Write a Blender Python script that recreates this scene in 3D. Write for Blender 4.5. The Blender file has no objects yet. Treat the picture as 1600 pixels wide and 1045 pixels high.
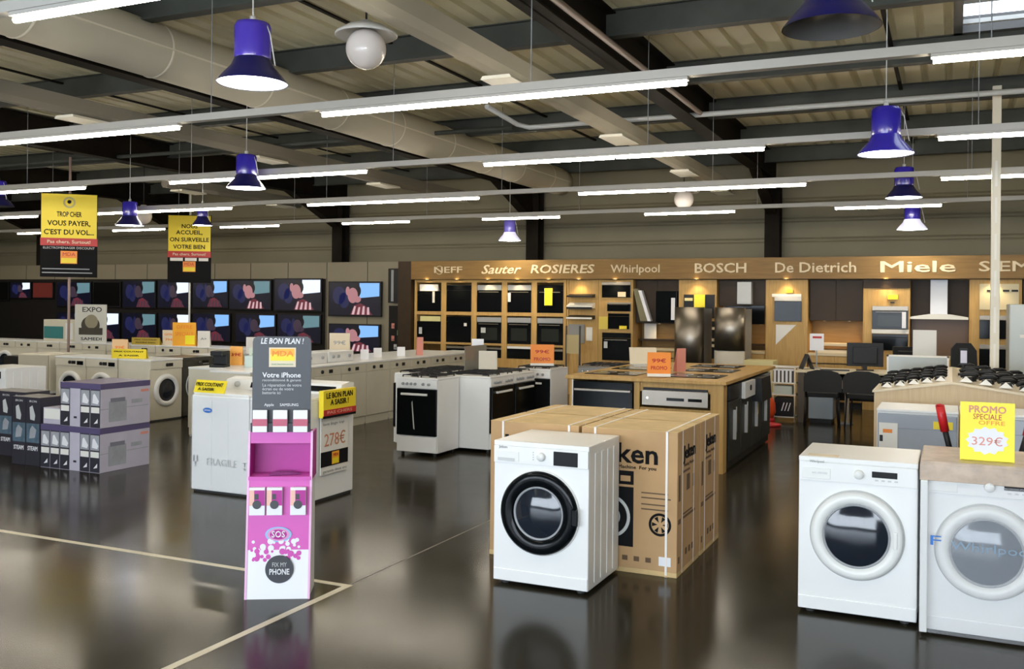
import bpy, bmesh, math, random
from mathutils import Vector, Matrix
random.seed(7)
PI = math.pi
C = bpy.context.scene.collection
SC = bpy.context.scene

# ------------------------------------------------------------------ camera
cam_d = bpy.data.cameras.new('camera'); cam = bpy.data.objects.new('camera', cam_d); C.objects.link(cam)
cam_d.sensor_width = 36.0; cam_d.lens = 1490/1600*36.0
cam_d.shift_y = -(522.5-475)/1600
cam_d.clip_end = 200
YAW = math.radians(24.7)
cam.matrix_world = (Matrix.Translation((0, 0, 1.66)) @ Matrix.Rotation(YAW, 4, 'Z') @ Matrix.Rotation(PI/2, 4, 'X') @ Matrix.Rotation(math.radians(0.6), 4, 'Z'))
SC.camera = cam
SC.view_settings.view_transform = 'Standard'
SC.view_settings.look = 'None'
SC.view_settings.gamma = 1.0
SC.view_settings.use_curve_mapping = False
SC.view_settings.exposure = 0.22
try:
    SC.cycles.use_denoising = True
    SC.cycles.max_bounces = 7
    SC.cycles.diffuse_bounces = 3
    SC.cycles.glossy_bounces = 3
    SC.cycles.transparent_max_bounces = 8
    SC.cycles.sample_clamp_indirect = 4.0
    SC.cycles.caustics_reflective = False
    SC.cycles.caustics_refractive = False
except Exception:
    pass
# daylight outside
w = bpy.data.worlds.new('daylight'); SC.world = w; w.use_nodes = True
bg = w.node_tree.nodes['Background']; bg.inputs[0].default_value = (0.80, 0.90, 1.0, 1); bg.inputs[1].default_value = 4.0
# daylight entering through the shop front behind the camera
def area(name, loc, rot, sx, sy, power, col):
    d = bpy.data.lights.new(name, 'AREA'); d.shape = 'RECTANGLE'; d.size = sx; d.size_y = sy; d.energy = power; d.color = col
    o = bpy.data.objects.new(name, d); C.objects.link(o); o.location = loc; o.rotation_euler = rot
    return o
area('shop_front_daylight', (-2.5, -3.85, 1.7), (-PI/2+PI, 0, 0), 11.0, 2.5, 620, (0.78, 0.88, 1.0))
TUBE = 52.0       # emission of the fluorescent tubes
PEND = 16.0       # emission of the pendant diffusers

# ------------------------------------------------------------------ materials
MATS = {}
def mat(name, col, rough=0.5, metal=0.0, emit=None, es=0.0, noise=0.0, nscale=6.0, spec=0.5, coat=0.0, trans=0.0, bump=0.0, bscale=40.0):
    if name in MATS: return MATS[name]
    m = bpy.data.materials.new(name); m.use_nodes = True
    nt = m.node_tree; p = nt.nodes['Principled BSDF']
    p.inputs['Base Color'].default_value = (*col, 1); p.inputs['Roughness'].default_value = rough
    p.inputs['Metallic'].default_value = metal; p.inputs['Specular IOR Level'].default_value = spec
    p.inputs['Coat Weight'].default_value = coat; p.inputs['Transmission Weight'].default_value = trans
    if emit: p.inputs['Emission Color'].default_value = (*emit, 1); p.inputs['Emission Strength'].default_value = es
    if noise > 0:
        tc = nt.nodes.new('ShaderNodeTexCoord'); n = nt.nodes.new('ShaderNodeTexNoise'); n.inputs['Scale'].default_value = nscale
        n.inputs['Detail'].default_value = 4
        r = nt.nodes.new('ShaderNodeValToRGB'); r.color_ramp.elements[0].position = 0.35; r.color_ramp.elements[1].position = 0.68
        r.color_ramp.elements[0].color = (*[c*(1-noise) for c in col], 1); r.color_ramp.elements[1].color = (*[min(1, c*(1+noise*0.6)) for c in col], 1)
        nt.links.new(tc.outputs['Object'], n.inputs['Vector']); nt.links.new(n.outputs['Fac'], r.inputs['Fac']); nt.links.new(r.outputs['Color'], p.inputs['Base Color'])
    if bump > 0:
        tc = nt.nodes.new('ShaderNodeTexCoord'); n = nt.nodes.new('ShaderNodeTexNoise'); n.inputs['Scale'].default_value = bscale
        b = nt.nodes.new('ShaderNodeBump'); b.inputs['Strength'].default_value = bump; b.inputs['Distance'].default_value = 0.01
        nt.links.new(tc.outputs['Object'], n.inputs['Vector']); nt.links.new(n.outputs['Fac'], b.inputs['Height']); nt.links.new(b.outputs['Normal'], p.inputs['Normal'])
    MATS[name] = m; return m
def wood(name, c0, c1, rough=0.45, sc=(18, 2, 1.2)):
    m = bpy.data.materials.new(name); m.use_nodes = True; nt = m.node_tree; p = nt.nodes['Principled BSDF']
    tc = nt.nodes.new('ShaderNodeTexCoord'); mp = nt.nodes.new('ShaderNodeMapping'); mp.inputs['Scale'].default_value = sc
    n = nt.nodes.new('ShaderNodeTexNoise'); n.inputs['Scale'].default_value = 2.2; n.inputs['Detail'].default_value = 6; n.inputs['Distortion'].default_value = 0.6
    r = nt.nodes.new('ShaderNodeValToRGB'); r.color_ramp.elements[0].position = 0.3; r.color_ramp.elements[1].position = 0.7
    r.color_ramp.elements[0].color = (*c0, 1); r.color_ramp.elements[1].color = (*c1, 1)
    L = nt.links.new
    L(tc.outputs['Object'], mp.inputs['Vector']); L(mp.outputs['Vector'], n.inputs['Vector']); L(n.outputs['Fac'], r.inputs['Fac']); L(r.outputs['Color'], p.inputs['Base Color'])
    p.inputs['Roughness'].default_value = rough; p.inputs['Specular IOR Level'].default_value = 0.22
    MATS[name] = m; return m
WHITE = mat('white enamel', (0.82, 0.82, 0.80), 0.28, spec=0.5, noise=0.03, nscale=2)
WHITEP = mat('white plastic', (0.78, 0.78, 0.75), 0.35)
OFFW = mat('old white enamel', (0.66, 0.62, 0.50), 0.35, noise=0.05, nscale=3)
GREYP = mat('grey plastic', (0.30, 0.31, 0.32), 0.4)
LGREY = mat('light grey metal', (0.55, 0.56, 0.55), 0.4)
BLACK = mat('black plastic', (0.010, 0.010, 0.011), 0.45, spec=0.3)
GLOSSB = mat('black glass', (0.004, 0.005, 0.006), 0.12, spec=0.14)
DARKG = mat('dark door glass', (0.014, 0.018, 0.026), 0.10, coat=0.3)
PALEG = mat('smoked door glass', (0.07, 0.095, 0.125), 0.12, coat=0.5)
CHROME = mat('chrome', (0.75, 0.76, 0.78), 0.15, 1.0)
STEEL = mat('brushed steel', (0.27, 0.24, 0.20), 0.38, 1.0)
DISP = mat('matt black display', (0.008, 0.008, 0.009), 0.4, spec=0.15)
DRUM = mat('drum steel', (0.5, 0.53, 0.58), 0.25, 1.0)
RUBBER = mat('dark rubber', (0.03, 0.03, 0.03), 0.7)
BEAM = mat('dark painted steel', (0.014, 0.011, 0.008), 0.7, noise=0.3, nscale=2, spec=0.08)
PURL = mat('grey green purlin', (0.060, 0.064, 0.055), 0.6, noise=0.25, nscale=2, spec=0.25)
DUCT = mat('beige duct cloth', (0.56, 0.515, 0.40), 0.75, noise=0.07, nscale=1.2)
SEAM = mat('pale duct seam', (0.78, 0.72, 0.58), 0.6)
RAIL = mat('pale painted rail', (0.42, 0.40, 0.36), 0.5)
BLUE = mat('blue lacquer', (0.030, 0.020, 0.36), 0.22, coat=0.3)
NAVY = mat('dark blue lacquer', (0.008, 0.008, 0.07), 0.3, coat=0.2)
TUBEM = mat('fluorescent tube', (1, 1, 1), 0.5, emit=(1.0, 0.90, 0.74), es=TUBE)
DIFFM = mat('lit lamp diffuser', (1, 1, 1), 0.5, emit=(0.95, 0.96, 1.0), es=PEND)
GLOBE = mat('opal glass', (0.86, 0.80, 0.76), 0.25, coat=0.3)
SAUCER = mat('pale metal saucer', (0.66, 0.64, 0.60), 0.35)
LENS = mat('unlit reflector', (0.22, 0.21, 0.20), 0.3, 0.6)
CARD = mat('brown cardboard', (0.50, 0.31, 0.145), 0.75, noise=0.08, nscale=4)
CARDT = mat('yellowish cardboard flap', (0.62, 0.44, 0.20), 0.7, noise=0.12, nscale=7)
TANW = mat('tan wrapped cardboard', (0.52, 0.40, 0.30), 0.35, noise=0.18, nscale=14, bump=0.3, bscale=18)
INK = mat('black ink', (0.008, 0.008, 0.009), 0.75, spec=0.12)
INKB = mat('brown ink', (0.12, 0.07, 0.035), 0.7)
STRAP = mat('white packing strap', (0.85, 0.80, 0.74), 0.4)
MAG = mat('magenta board', (0.44, 0.02, 0.28), 0.45)
MAGL = mat('pink board', (0.62, 0.085, 0.43), 0.45)
CHAR = mat('charcoal board', (0.045, 0.047, 0.055), 0.45)
BWHITE = mat('white board', (0.80, 0.80, 0.82), 0.45)
YEL = mat('yellow print', (0.88, 0.68, 0.02), 0.5)
YELB = mat('bright yellow print', (0.95, 0.83, 0.03), 0.45)
RED = mat('red print', (0.48, 0.02, 0.015), 0.5)
REDG = mat('red rubber grip', (0.60, 0.015, 0.02), 0.4)
ORG = mat('orange print', (0.85, 0.26, 0.02), 0.5)
AMB = mat('amber print', (0.90, 0.42, 0.03), 0.5)
PINKP = mat('pale red print', (0.70, 0.28, 0.22), 0.5)
PAPER = mat('white paper', (0.80, 0.78, 0.72), 0.6)
CREAM = mat('cream paper', (0.72, 0.62, 0.45), 0.6)
BLUEP = mat('blue print', (0.03, 0.17, 0.55), 0.5)
GREENP = mat('green print', (0.20, 0.40, 0.22), 0.5)
LILAC = mat('lilac grey carton', (0.52, 0.49, 0.57), 0.4, noise=0.06, nscale=5)
GREYC = mat('grey carton print', (0.36, 0.37, 0.40), 0.4, noise=0.12, nscale=9)
DARKC = mat('dark carton', (0.035, 0.033, 0.045), 0.4)
TEALC = mat('slate blue print', (0.10, 0.16, 0.21), 0.4, noise=0.3, nscale=12)
BGREY = mat('blue grey film front', (0.36, 0.40, 0.46), 0.18, noise=0.06, nscale=2, coat=0.4)
WALLM = mat('grey beige cladding', (0.20, 0.18, 0.12), 0.6, noise=0.06, nscale=1, spec=0.25)
PANEL = mat('taupe partition', (0.26, 0.225, 0.155), 0.6, noise=0.05, nscale=1)
PANELD = mat('dark partition', (0.016, 0.014, 0.012), 0.7, spec=0.2)
BROWN = mat('dark brown laminate', (0.040, 0.024, 0.012), 0.45, noise=0.1, spec=0.2)
GAPM = mat('dark joint', (0.01, 0.01, 0.01), 0.8)
GREEN_GREY = mat('frosted grey enamel', (0.42, 0.45, 0.41), 0.25)
OAK = wood('oak laminate', (0.44, 0.265, 0.085), (0.55, 0.35, 0.125))
OAKD = wood('warm oak fascia', (0.19, 0.108, 0.032), (0.25, 0.145, 0.046), sc=(1.0, 8, 14))
TANP = wood('tan backsplash', (0.30, 0.17, 0.055), (0.37, 0.22, 0.075), sc=(1, 6, 8))
BEECH = wood('pale beech', (0.62, 0.46, 0.27), (0.70, 0.54, 0.34))
LETTER = mat('cream sign letters', (0.68, 0.56, 0.36), 0.4)
GREYSIDE = mat('grey appliance side', (0.26, 0.26, 0.25), 0.4)
ORBALL = mat('orange red plastic', (0.80, 0.09, 0.02), 0.3)
SEAT = mat('black seat fabric', (0.015, 0.016, 0.018), 0.8)
BGP = mat('blue grey plastic', (0.36, 0.42, 0.47), 0.35)

def film_mat():
    m = bpy.data.materials.new('clear packing film'); m.use_nodes = True; nt = m.node_tree; nt.nodes.clear()
    o = nt.nodes.new('ShaderNodeOutputMaterial'); mx = nt.nodes.new('ShaderNodeMixShader'); t = nt.nodes.new('ShaderNodeBsdfTransparent'); d = nt.nodes.new('ShaderNodeBsdfPrincipled')
    d.inputs['Base Color'].default_value = (0.84, 0.85, 0.88, 1); d.inputs['Roughness'].default_value = 0.15
    n = nt.nodes.new('ShaderNodeTexNoise'); n.inputs['Scale'].default_value = 9; b = nt.nodes.new('ShaderNodeBump'); b.inputs['Strength'].default_value = 0.5; b.inputs['Distance'].default_value = 0.02
    nt.links.new(n.outputs['Fac'], b.inputs['Height']); nt.links.new(b.outputs['Normal'], d.inputs['Normal'])
    mx.inputs[0].default_value = 0.11
    nt.links.new(t.outputs[0], mx.inputs[1]); nt.links.new(d.outputs[0], mx.inputs[2]); nt.links.new(mx.outputs[0], o.inputs[0]); return m
FILM = film_mat()
def glass_mat():
    m = bpy.data.materials.new('clear window pane'); m.use_nodes = True; nt = m.node_tree; nt.nodes.clear()
    o = nt.nodes.new('ShaderNodeOutputMaterial'); mx = nt.nodes.new('ShaderNodeMixShader'); t = nt.nodes.new('ShaderNodeBsdfTransparent'); d = nt.nodes.new('ShaderNodeBsdfGlossy')
    d.inputs['Roughness'].default_value = 0.03; mx.inputs[0].default_value = 0.08
    nt.links.new(t.outputs[0], mx.inputs[1]); nt.links.new(d.outputs[0], mx.inputs[2]); nt.links.new(mx.outputs[0], o.inputs[0]); return m
PANE = glass_mat()
def floor_mat():
    m = bpy.data.materials.new('polished dark floor'); m.use_nodes = True; nt = m.node_tree; p = nt.nodes['Principled BSDF']; L = nt.links.new
    tc = nt.nodes.new('ShaderNodeTexCoord'); n = nt.nodes.new('ShaderNodeTexNoise'); n.inputs['Scale'].default_value = 0.9; n.inputs['Detail'].default_value = 6
    r = nt.nodes.new('ShaderNodeValToRGB'); r.color_ramp.elements[0].position = 0.3; r.color_ramp.elements[1].position = 0.75
    r.color_ramp.elements[0].color = (0.021, 0.018, 0.0115, 1); r.color_ramp.elements[1].color = (0.034, 0.029, 0.019, 1)
    L(tc.outputs['Object'], n.inputs['Vector']); L(n.outputs['Fac'], r.inputs['Fac']); L(r.outputs['Color'], p.inputs['Base Color'])
    n2 = nt.nodes.new('ShaderNodeTexNoise'); n2.inputs['Scale'].default_value = 3.5; n2.inputs['Detail'].default_value = 3
    mr = nt.nodes.new('ShaderNodeMapRange'); p.inputs['Specular IOR Level'].default_value = 0.13; mr.inputs['To Min'].default_value = 0.12; mr.inputs['To Max'].default_value = 0.21
    L(tc.outputs['Object'], n2.inputs['Vector']); L(n2.outputs['Fac'], mr.inputs['Value']); L(mr.outputs['Result'], p.inputs['Roughness'])
    n3 = nt.nodes.new('ShaderNodeTexNoise'); n3.inputs['Scale'].default_value = 1.6; b = nt.nodes.new('ShaderNodeBump'); b.inputs['Strength'].default_value = 0.03; b.inputs['Distance'].default_value = 0.02
    L(tc.outputs['Object'], n3.inputs['Vector']); L(n3.outputs['Fac'], b.inputs['Height']); L(b.outputs['Normal'], p.inputs['Normal'])
    return m
FLOOR = floor_mat()
ROOF = mat('beige roof sheet', (0.72, 0.67, 0.46), 0.5, noise=0.08, nscale=1.5)

# ------------------------------------------------------------------ mesh helpers
def BM(): return bmesh.new()
def box(bm, x0, x1, y0, y1, z0, z1, mi=0, bev=0.0):
    if x1 < x0: x0, x1 = x1, x0
    if y1 < y0: y0, y1 = y1, y0
    if z1 < z0: z0, z1 = z1, z0
    vs = [bm.verts.new((x, y, z)) for x in (x0, x1) for y in (y0, y1) for z in (z0, z1)]
    fs = [bm.faces.new([vs[i] for i in q]) for q in ((0, 1, 3, 2), (4, 6, 7, 5), (0, 4, 5, 1), (2, 3, 7, 6), (0, 2, 6, 4), (1, 5, 7, 3))]
    for f in fs: f.material_index = mi
    if bev > 0:
        es = list({e for f in fs for e in f.edges})
        bmesh.ops.bevel(bm, geom=es, offset=min(bev, 0.45*min(x1-x0, y1-y0, z1-z0)), segments=2, affect='EDGES', profile=0.6)
    return bm
def prism(bm, pts, a0, a1, axis='Y', mi=0):
    """pts: 2-D outline; extruded along axis"""
    def P(p, a):
        return {'Y': (p[0], a, p[1]), 'X': (a, p[0], p[1]), 'Z': (p[0], p[1], a)}[axis]
    A = [bm.verts.new(P(p, a0)) for p in pts]; B = [bm.verts.new(P(p, a1)) for p in pts]
    n = len(pts)
    fs = [bm.faces.new(A), bm.faces.new(B[::-1])] + [bm.faces.new((A[i], B[i], B[(i+1) % n], A[(i+1) % n])) for i in range(n)]
    for f in fs: f.material_index = mi
    bmesh.ops.recalc_face_normals(bm, faces=fs)
    return bm
def lathe(bm, prof, c=(0, 0, 0), axis='Z', n=32, mi=0, smooth=True, sx=1.0):
    """prof: (radius, along) pairs"""
    rings = []
    for r, a in prof:
        ring = []
        if r < 1e-6:
            p = {'Z': (0, 0, a), 'Y': (0, a, 0), 'X': (a, 0, 0)}[axis]
            ring = [bm.verts.new(Vector(p)+Vector(c))]
        else:
            for k in range(n):
                t = 2*PI*k/n; u, v = r*math.cos(t)*sx, r*math.sin(t)
                p = {'Z': (u, v, a), 'Y': (u, a, v), 'X': (a, u, v)}[axis]
                ring.append(bm.verts.new(Vector(p)+Vector(c)))
        rings.append(ring)
    fs = []
    for a, b in zip(rings, rings[1:]):
        for k in range(n):
            k2 = (k+1) % n
            if len(a) == 1 and len(b) == 1: continue
            if len(a) == 1: q = (a[0], b[k], b[k2])
            elif len(b) == 1: q = (a[k], b[0], a[k2])
            else: q = (a[k], b[k], b[k2], a[k2])
            try: fs.append(bm.faces.new(q))
            except ValueError: pass
    for f in fs: f.material_index = mi; f.smooth = smooth
    bmesh.ops.recalc_face_normals(bm, faces=fs)
    return bm
def tube(bm, pts, r, n=8, mi=0, cap=True):
    pts = [Vector(p) for p in pts]; rings = []
    for i, p in enumerate(pts):
        d = (pts[min(i+1, len(pts)-1)]-pts[max(i-1, 0)]).normalized()
        up = Vector((0, 0, 1)) if abs(d.z) < 0.9 else Vector((1, 0, 0))
        a = d.cross(up).normalized(); b = d.cross(a).normalized()
        rings.append([bm.verts.new(p+a*r*math.cos(2*PI*k/n)+b*r*math.sin(2*PI*k/n)) for k in range(n)])
    fs = []
    for a, b in zip(rings, rings[1:]):
        for k in range(n): fs.append(bm.faces.new((a[k], a[(k+1) % n], b[(k+1) % n], b[k])))
    for f in fs: f.smooth = True
    if cap: fs += [bm.faces.new(rings[0][::-1]), bm.faces.new(rings[-1])]
    for f in fs: f.material_index = mi
    bmesh.ops.recalc_face_normals(bm, faces=fs)
    return bm
def cyl(bm, p0, p1, r, n=16, mi=0): return tube(bm, [p0, p1], r, n, mi)
def disc(bm, c, rx, rz, y, n=24, mi=0, t=0.001):
    prism(bm, [(c[0]+rx*math.cos(2*PI*k/n), c[1]+rz*math.sin(2*PI*k/n)) for k in range(n)], y, y-t, 'Y', mi); return bm
def obj(name, bm, mats, parent=None, loc=None, label=None):
    me = bpy.data.meshes.new(name); bm.to_mesh(me); bm.free()
    for m in (mats if isinstance(mats, (list, tuple)) else [mats]): me.materials.append(m)
    o = bpy.data.objects.new(name, me); C.objects.link(o)
    if parent: o.parent = parent
    if loc: o.location = loc
    if label: o['label'] = label
    return o
def obox(name, dims, m, parent=None, bev=0.0, label=None, loc=None):
    return obj(name, box(BM(), *dims, bev=bev), m, parent, loc, label)
def tag(o, label, cat, group=None, kind=None):
    o['label'] = label; o['category'] = cat
    if group: o['group'] = group
    if kind: o['kind'] = kind
    return o
def thing(name, label, cat, loc=(0, 0, 0), rz=0.0, group=None):
    o = bpy.data.objects.new(name, None); C.objects.link(o); o.empty_display_size = 0.1
    o.location = loc; o.rotation_euler = (0, 0, rz)
    return tag(o, label, cat, group)
def struct(name, bm, m, label=None):
    o = obj(name, bm, m); o['kind'] = 'structure'
    if label: o['label'] = label
    return o
def kids(o): return KID.get(o.name, [])
KID = {}
def refresh():
    KID.clear()
    for o in bpy.data.objects:
        if o.parent: KID.setdefault(o.parent.name, []).append(o)
def dup(root, loc, rz=0.0, label=None, group=None):
    r = root.copy(); C.objects.link(r); r.location = loc; r.rotation_euler = (0, 0, rz)
    if label: r['label'] = label
    if group: r['group'] = group
    for ch in [o for o in root.children]:
        c = ch.copy(); C.objects.link(c); c.parent = r
        for g in [q for q in ch.children]:
            d = g.copy(); C.objects.link(d); d.parent = c
    return r
def text(s, size, m, parent=None, loc=(0, 0, 0), rot=(PI/2, 0, 0), name='lettering', ext=0.0008, align='CENTER', width=None, bold=0.0, shear=0.0, label=None):
    cu = bpy.data.curves.new('t', 'FONT'); cu.body = s; cu.size = size; cu.extrude = ext; cu.align_x = align; cu.align_y = 'CENTER'
    cu.bevel_depth = min(bold, size*0.02); cu.bevel_resolution = 0; cu.shear = shear; cu.resolution_u = 2; cu.space_line = 0.9
    to = bpy.data.objects.new('t', cu); C.objects.link(to)
    dg = bpy.context.evaluated_depsgraph_get(); me = bpy.data.meshes.new_from_object(to.evaluated_get(dg))
    bpy.data.objects.remove(to); bpy.data.curves.remove(cu)
    me.name = name; me.materials.clear(); me.materials.append(m)
    if width:
        xs = [v.co.x for v in me.vertices]
        if xs and max(xs) > min(xs):
            k = width/(max(xs)-min(xs))
            for v in me.vertices: v.co.x *= k
    o = bpy.data.objects.new(name, me); C.objects.link(o)
    if parent: o.parent = parent
    o.location = loc; o.rotation_euler = rot
    if label: o['label'] = label
    return o

ON = ['first','second','third','fourth','fifth','sixth','seventh','eighth','ninth','tenth','eleventh','twelfth','thirteenth']
# ------------------------------------------------------------------ shell
XL, XR, YF, YB, ZC = -30.0, 6.4, -4.2, 17.75, 4.36
struct('floor', box(BM(), XL, XR, YF, YB, -0.12, 0.0), FLOOR)
# roof: trapezoid sheet with ribs running to the back wall, one bay open for the rooflight
def roof_sheet(x0, x1, y0, y1, bm):
    x = x0; pts = []
    while x < x1-1e-6:
        for dx, dz in ((0, 0), (0.165, 0), (0.185, 0.045), (0.23, 0.045), (0.25, 0)):
            if x+dx <= x1+1e-6: pts.append((x+dx, ZC+dz))
        x += 0.25
    for (xa, za), (xb, zb) in zip(pts, pts[1:]):
        if xb-xa < 1e-6: continue
        q = [bm.verts.new(p) for p in ((xa, y0, za), (xb, y0, zb), (xb, y1, zb), (xa, y1, za))]
        bm.faces.new(q)
bm = BM(); SKX0, SKX1, SKY0, SKY1 = 0.1, 1.35, 8.45, 9.78
roof_sheet(XL, 0.0, YF, YB, bm); roof_sheet(0.0, 1.5, YF, 8.4, bm); roof_sheet(0.0, 1.5, 10.27, YB, bm); roof_sheet(1.5, XR, YF, YB, bm)
box(bm, XL, 0.0, YF, YB, ZC+0.08, ZC+0.1); box(bm, 1.5, XR, YF, YB, ZC+0.08, ZC+0.1); box(bm, 0, 1.5, YF, 8.4, ZC+0.08, ZC+0.1); box(bm, 0, 1.5, 10.27, YB, ZC+0.08, ZC+0.1)
struct('ceiling', bm, ROOF)
# rooflight
rl = thing('window_1', 'rooflight with pale frame between two purlins at top right', 'rooflight'); rl['kind'] = 'structure'
bm = BM()
for a in ((0.0, 0.08, 8.38, 10.28), (1.42, 1.5, 8.38, 10.28), (0.0, 1.5, 8.38, 8.46), (0.0, 1.5, 10.2, 10.28)): box(bm, *a, ZC-0.03, ZC+0.13)
obj('window_frame', bm, mat('dark rooflight kerb', (0.07, 0.07, 0.07), 0.5), rl)
bm = BM(); box(bm, 0.08, 1.42, 9.95, 10.0, ZC-0.01, ZC+0.03); box(bm, 0.08, 1.42, 9.2, 9.7, ZC+0.10, ZC+0.12)
obj('window_bar', bm, LGREY, rl)
obox('window_pane', (0.0, 1.5, 8.38, 10.28, ZC+0.13, ZC+0.14), PANE, rl)
# walls
def cladding(bm, x0, x1, y):
    z = 0.0
    while z < ZC+0.1:
        prism(bm, [(y, z), (y-0.03, z+0.03), (y-0.03, z+0.30), (y, z+0.33), (y+0.1, z+0.33), (y+0.1, z)], x0, x1, 'X'); z += 0.36
        box(bm, x0, x1, y+0.005, y+0.1, z-0.03, z)
bm = BM(); cladding(bm, XL, XR, YB); struct('wall_back', bm, WALLM)
struct('wall_left', box(BM(), XL-0.1, XL, YF, YB, 0, ZC+0.1), WALLM)
struct('wall_right', box(BM(), XR, XR+0.1, YF, YB, 0, ZC+0.1), WALLM)
bm = BM(); box(bm, XL, -8.5, YF-0.1, YF, 0, ZC+0.1); box(bm, 3.5, XR, YF-0.1, YF, 0, ZC+0.1); box(bm, -8.5, 3.5, YF-0.1, YF, 3.05, ZC+0.1); box(bm, -8.5, 3.5, YF-0.1, YF, 0, 0.3)
struct('wall_front', bm, WALLM)
bm = BM()
for x in (-8.5, -5.5, -2.5, 0.5, 3.44): box(bm, x, x+0.06, YF-0.08, YF, 0.3, 3.05)
wn = struct('window_2', bm, BLACK); obox('window_pane', (-8.5, 3.5, YF-0.05, YF-0.04, 0.3, 3.05), PANE, wn)
# purlins
k = 0
for i in range(10):
    y = -1.95+2.05*i
    bm = BM(); box(bm, XL, XR, y-0.045, y+0.045, 4.345, 4.355); box(bm, XL, XR, y-0.008, y+0.008, 4.12, 4.35); box(bm, XL, XR, y-0.06, y+0.06, 4.105, 4.12)
    o = struct('purlin', bm, PURL, 'dark grey purlin carrying the roof sheet')
# rafters
BX = [-26.1, -21.45, -16.8, -12.2, -7.55, -2.9, 1.75]
for x in BX:
    bm = BM(); box(bm, x-0.1, x+0.1, YF, YB-0.05, 3.90, 3.918); box(bm, x-0.006, x+0.006, YF, YB-0.05, 3.9, 4.33); box(bm, x-0.1, x+0.1, YF, YB-0.05, 4.32, 4.335)
    prism(bm, [(17.4, 3.9), (17.4, 3.3), (17.25, 3.3), (15.6, 3.9)], x-0.006, x+0.006, 'X'); prism(bm, [(17.25, 3.3), (15.6, 3.9), (15.6, 3.915), (17.25, 3.318)], x-0.09, x+0.09, 'X')
    struct('roof_beam', bm, BEAM, 'dark steel rafter running to the back wall')
    bm = BM(); box(bm, x-0.13, x+0.13, 17.33, 17.345, 0, 3.9); box(bm, x-0.008, x+0.008, 17.34, 17.6, 0, 3.9); box(bm, x-0.13, x+0.13, 17.6, 17.615, 0, 3.9)
    struct('column', bm, BEAM, 'dark steel column against the back wall')
# mid-bay straps between purlins
for x in (-14.5, -9.9, -5.2, -0.57, 4.0):
    struct('roof_tie', box(BM(), x-0.02, x+0.02, YF, YB-0.1, 4.29, 4.31), BEAM)
obj_pipe = struct('conduit', tube(BM(), [(-2.72, YF, 3.95), (-2.72, 11.2, 3.95)], 0.028, 8), mat('reddish grey conduit', (0.24, 0.18, 0.15), 0.5))
struct('conduit', tube(BM(), [(-26, 11.28, 3.96), (-5.2, 11.28, 3.96)], 0.03, 8), PURL)
struct('conduit', tube(BM(), [(-5.15, 10.4, 4.06), (-5.15, 11.3, 4.0), (-5.0, 11.35, 3.96), (XR, 11.35, 3.96)], 0.032, 8), LGREY)
# light line laid in the floor
bm = BM(); box(bm, -14.0, -3.17, 4.655, 4.70, -0.02, 0.0015); box(bm, -3.215, -3.17, -2.0, 4.655, -0.02, 0.0015)
struct('trim_1', bm, mat('pale floor strip', (0.62, 0.55, 0.40), 0.35))
struct('trim_2', box(BM(), -3.20, -3.188, 4.70, 16.0, -0.02, 0.0008), mat('dark floor joint', (0.16, 0.14, 0.11), 0.5))

# ------------------------------------------------------------------ ducts
d = thing('air_duct', 'wide round beige fabric air duct running to the back under the roof', 'duct', (-6.6, 0, 3.93))
bm = BM(); lathe(bm, [(0.246, YF+0.05), (0.246, 8), (0.246, 16.2), (0.23, 16.5), (0.0, 16.55)], axis='Y', n=40); obj('duct_tube', bm, DUCT, d)
for y in (1.0, 3.6, 5.1, 6.5, 7.9, 9.25, 10.5, 11.86, 13.2, 14.3, 15.6):
    bm = BM(); lathe(bm, [(0.245, y-0.015), (0.253, y), (0.245, y+0.015)], axis='Y', n=40); obj('seam_ring', bm, SEAM, d)
bm = BM(); box(bm, 0.238, 0.256, YF+0.1, 16.3, -0.03, -0.015); obj('side_seam', bm, SEAM, d)
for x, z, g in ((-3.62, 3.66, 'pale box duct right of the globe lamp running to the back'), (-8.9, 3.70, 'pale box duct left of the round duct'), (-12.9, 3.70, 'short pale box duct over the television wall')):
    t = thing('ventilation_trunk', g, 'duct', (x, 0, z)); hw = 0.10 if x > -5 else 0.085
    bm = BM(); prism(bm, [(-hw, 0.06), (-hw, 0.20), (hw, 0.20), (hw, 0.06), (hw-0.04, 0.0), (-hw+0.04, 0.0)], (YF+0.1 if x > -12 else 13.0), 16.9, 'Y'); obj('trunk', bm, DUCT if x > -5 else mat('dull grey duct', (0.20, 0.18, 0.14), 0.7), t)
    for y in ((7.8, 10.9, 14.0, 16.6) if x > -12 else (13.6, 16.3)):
        bm = BM(); prism(bm, [(-0.15, -0.035), (0.15, -0.035), (0.13, -0.005), (-0.13, -0.005)], y-0.32, y+0.32, 'Y'); obj('lit_patch_plate', bm, mat('white lit patch', (0.88, 0.84, 0.70), 0.4), t)  # added white plates imitate bright patches of tube light under the trunk

# ------------------------------------------------------------------ lighting rails
ZT = 3.16
rails = [(3.45, 'nearest'), (6.15, 'second'), (9.0, 'third'), (11.8, 'fourth'), (14.8, 'farthest')]
for y, w_ in rails:
    t = thing('lighting_rail', 'pale lighting rail under the roof, %s of the five rails' % w_, 'light rail', (0, y, ZT))
    bm = BM(); prism(bm, [(-0.035, 0.0), (0.035, 0.0), (0.035, 0.058), (-0.035, 0.058)], -24, XR-0.05, 'X'); obj('rail', bm, RAIL, t)
    for x in [-23+2.9*q for q in range(11)]: bm = BM(); cyl(bm, (x, 0, 0.052), (x, 0, 4.36-ZT), 0.004, 6); obj('hanger_wire', bm, GREYP, t)
L0 = -0.12; S = 1.455
def spans(y):
    if y == 14.8: return [L0-S*(2*q+1) for q in range(-1, 8)], 1
    return [L0-S*(3*q+3) for q in range(-1, 5)], 2
tproto = None
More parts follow.
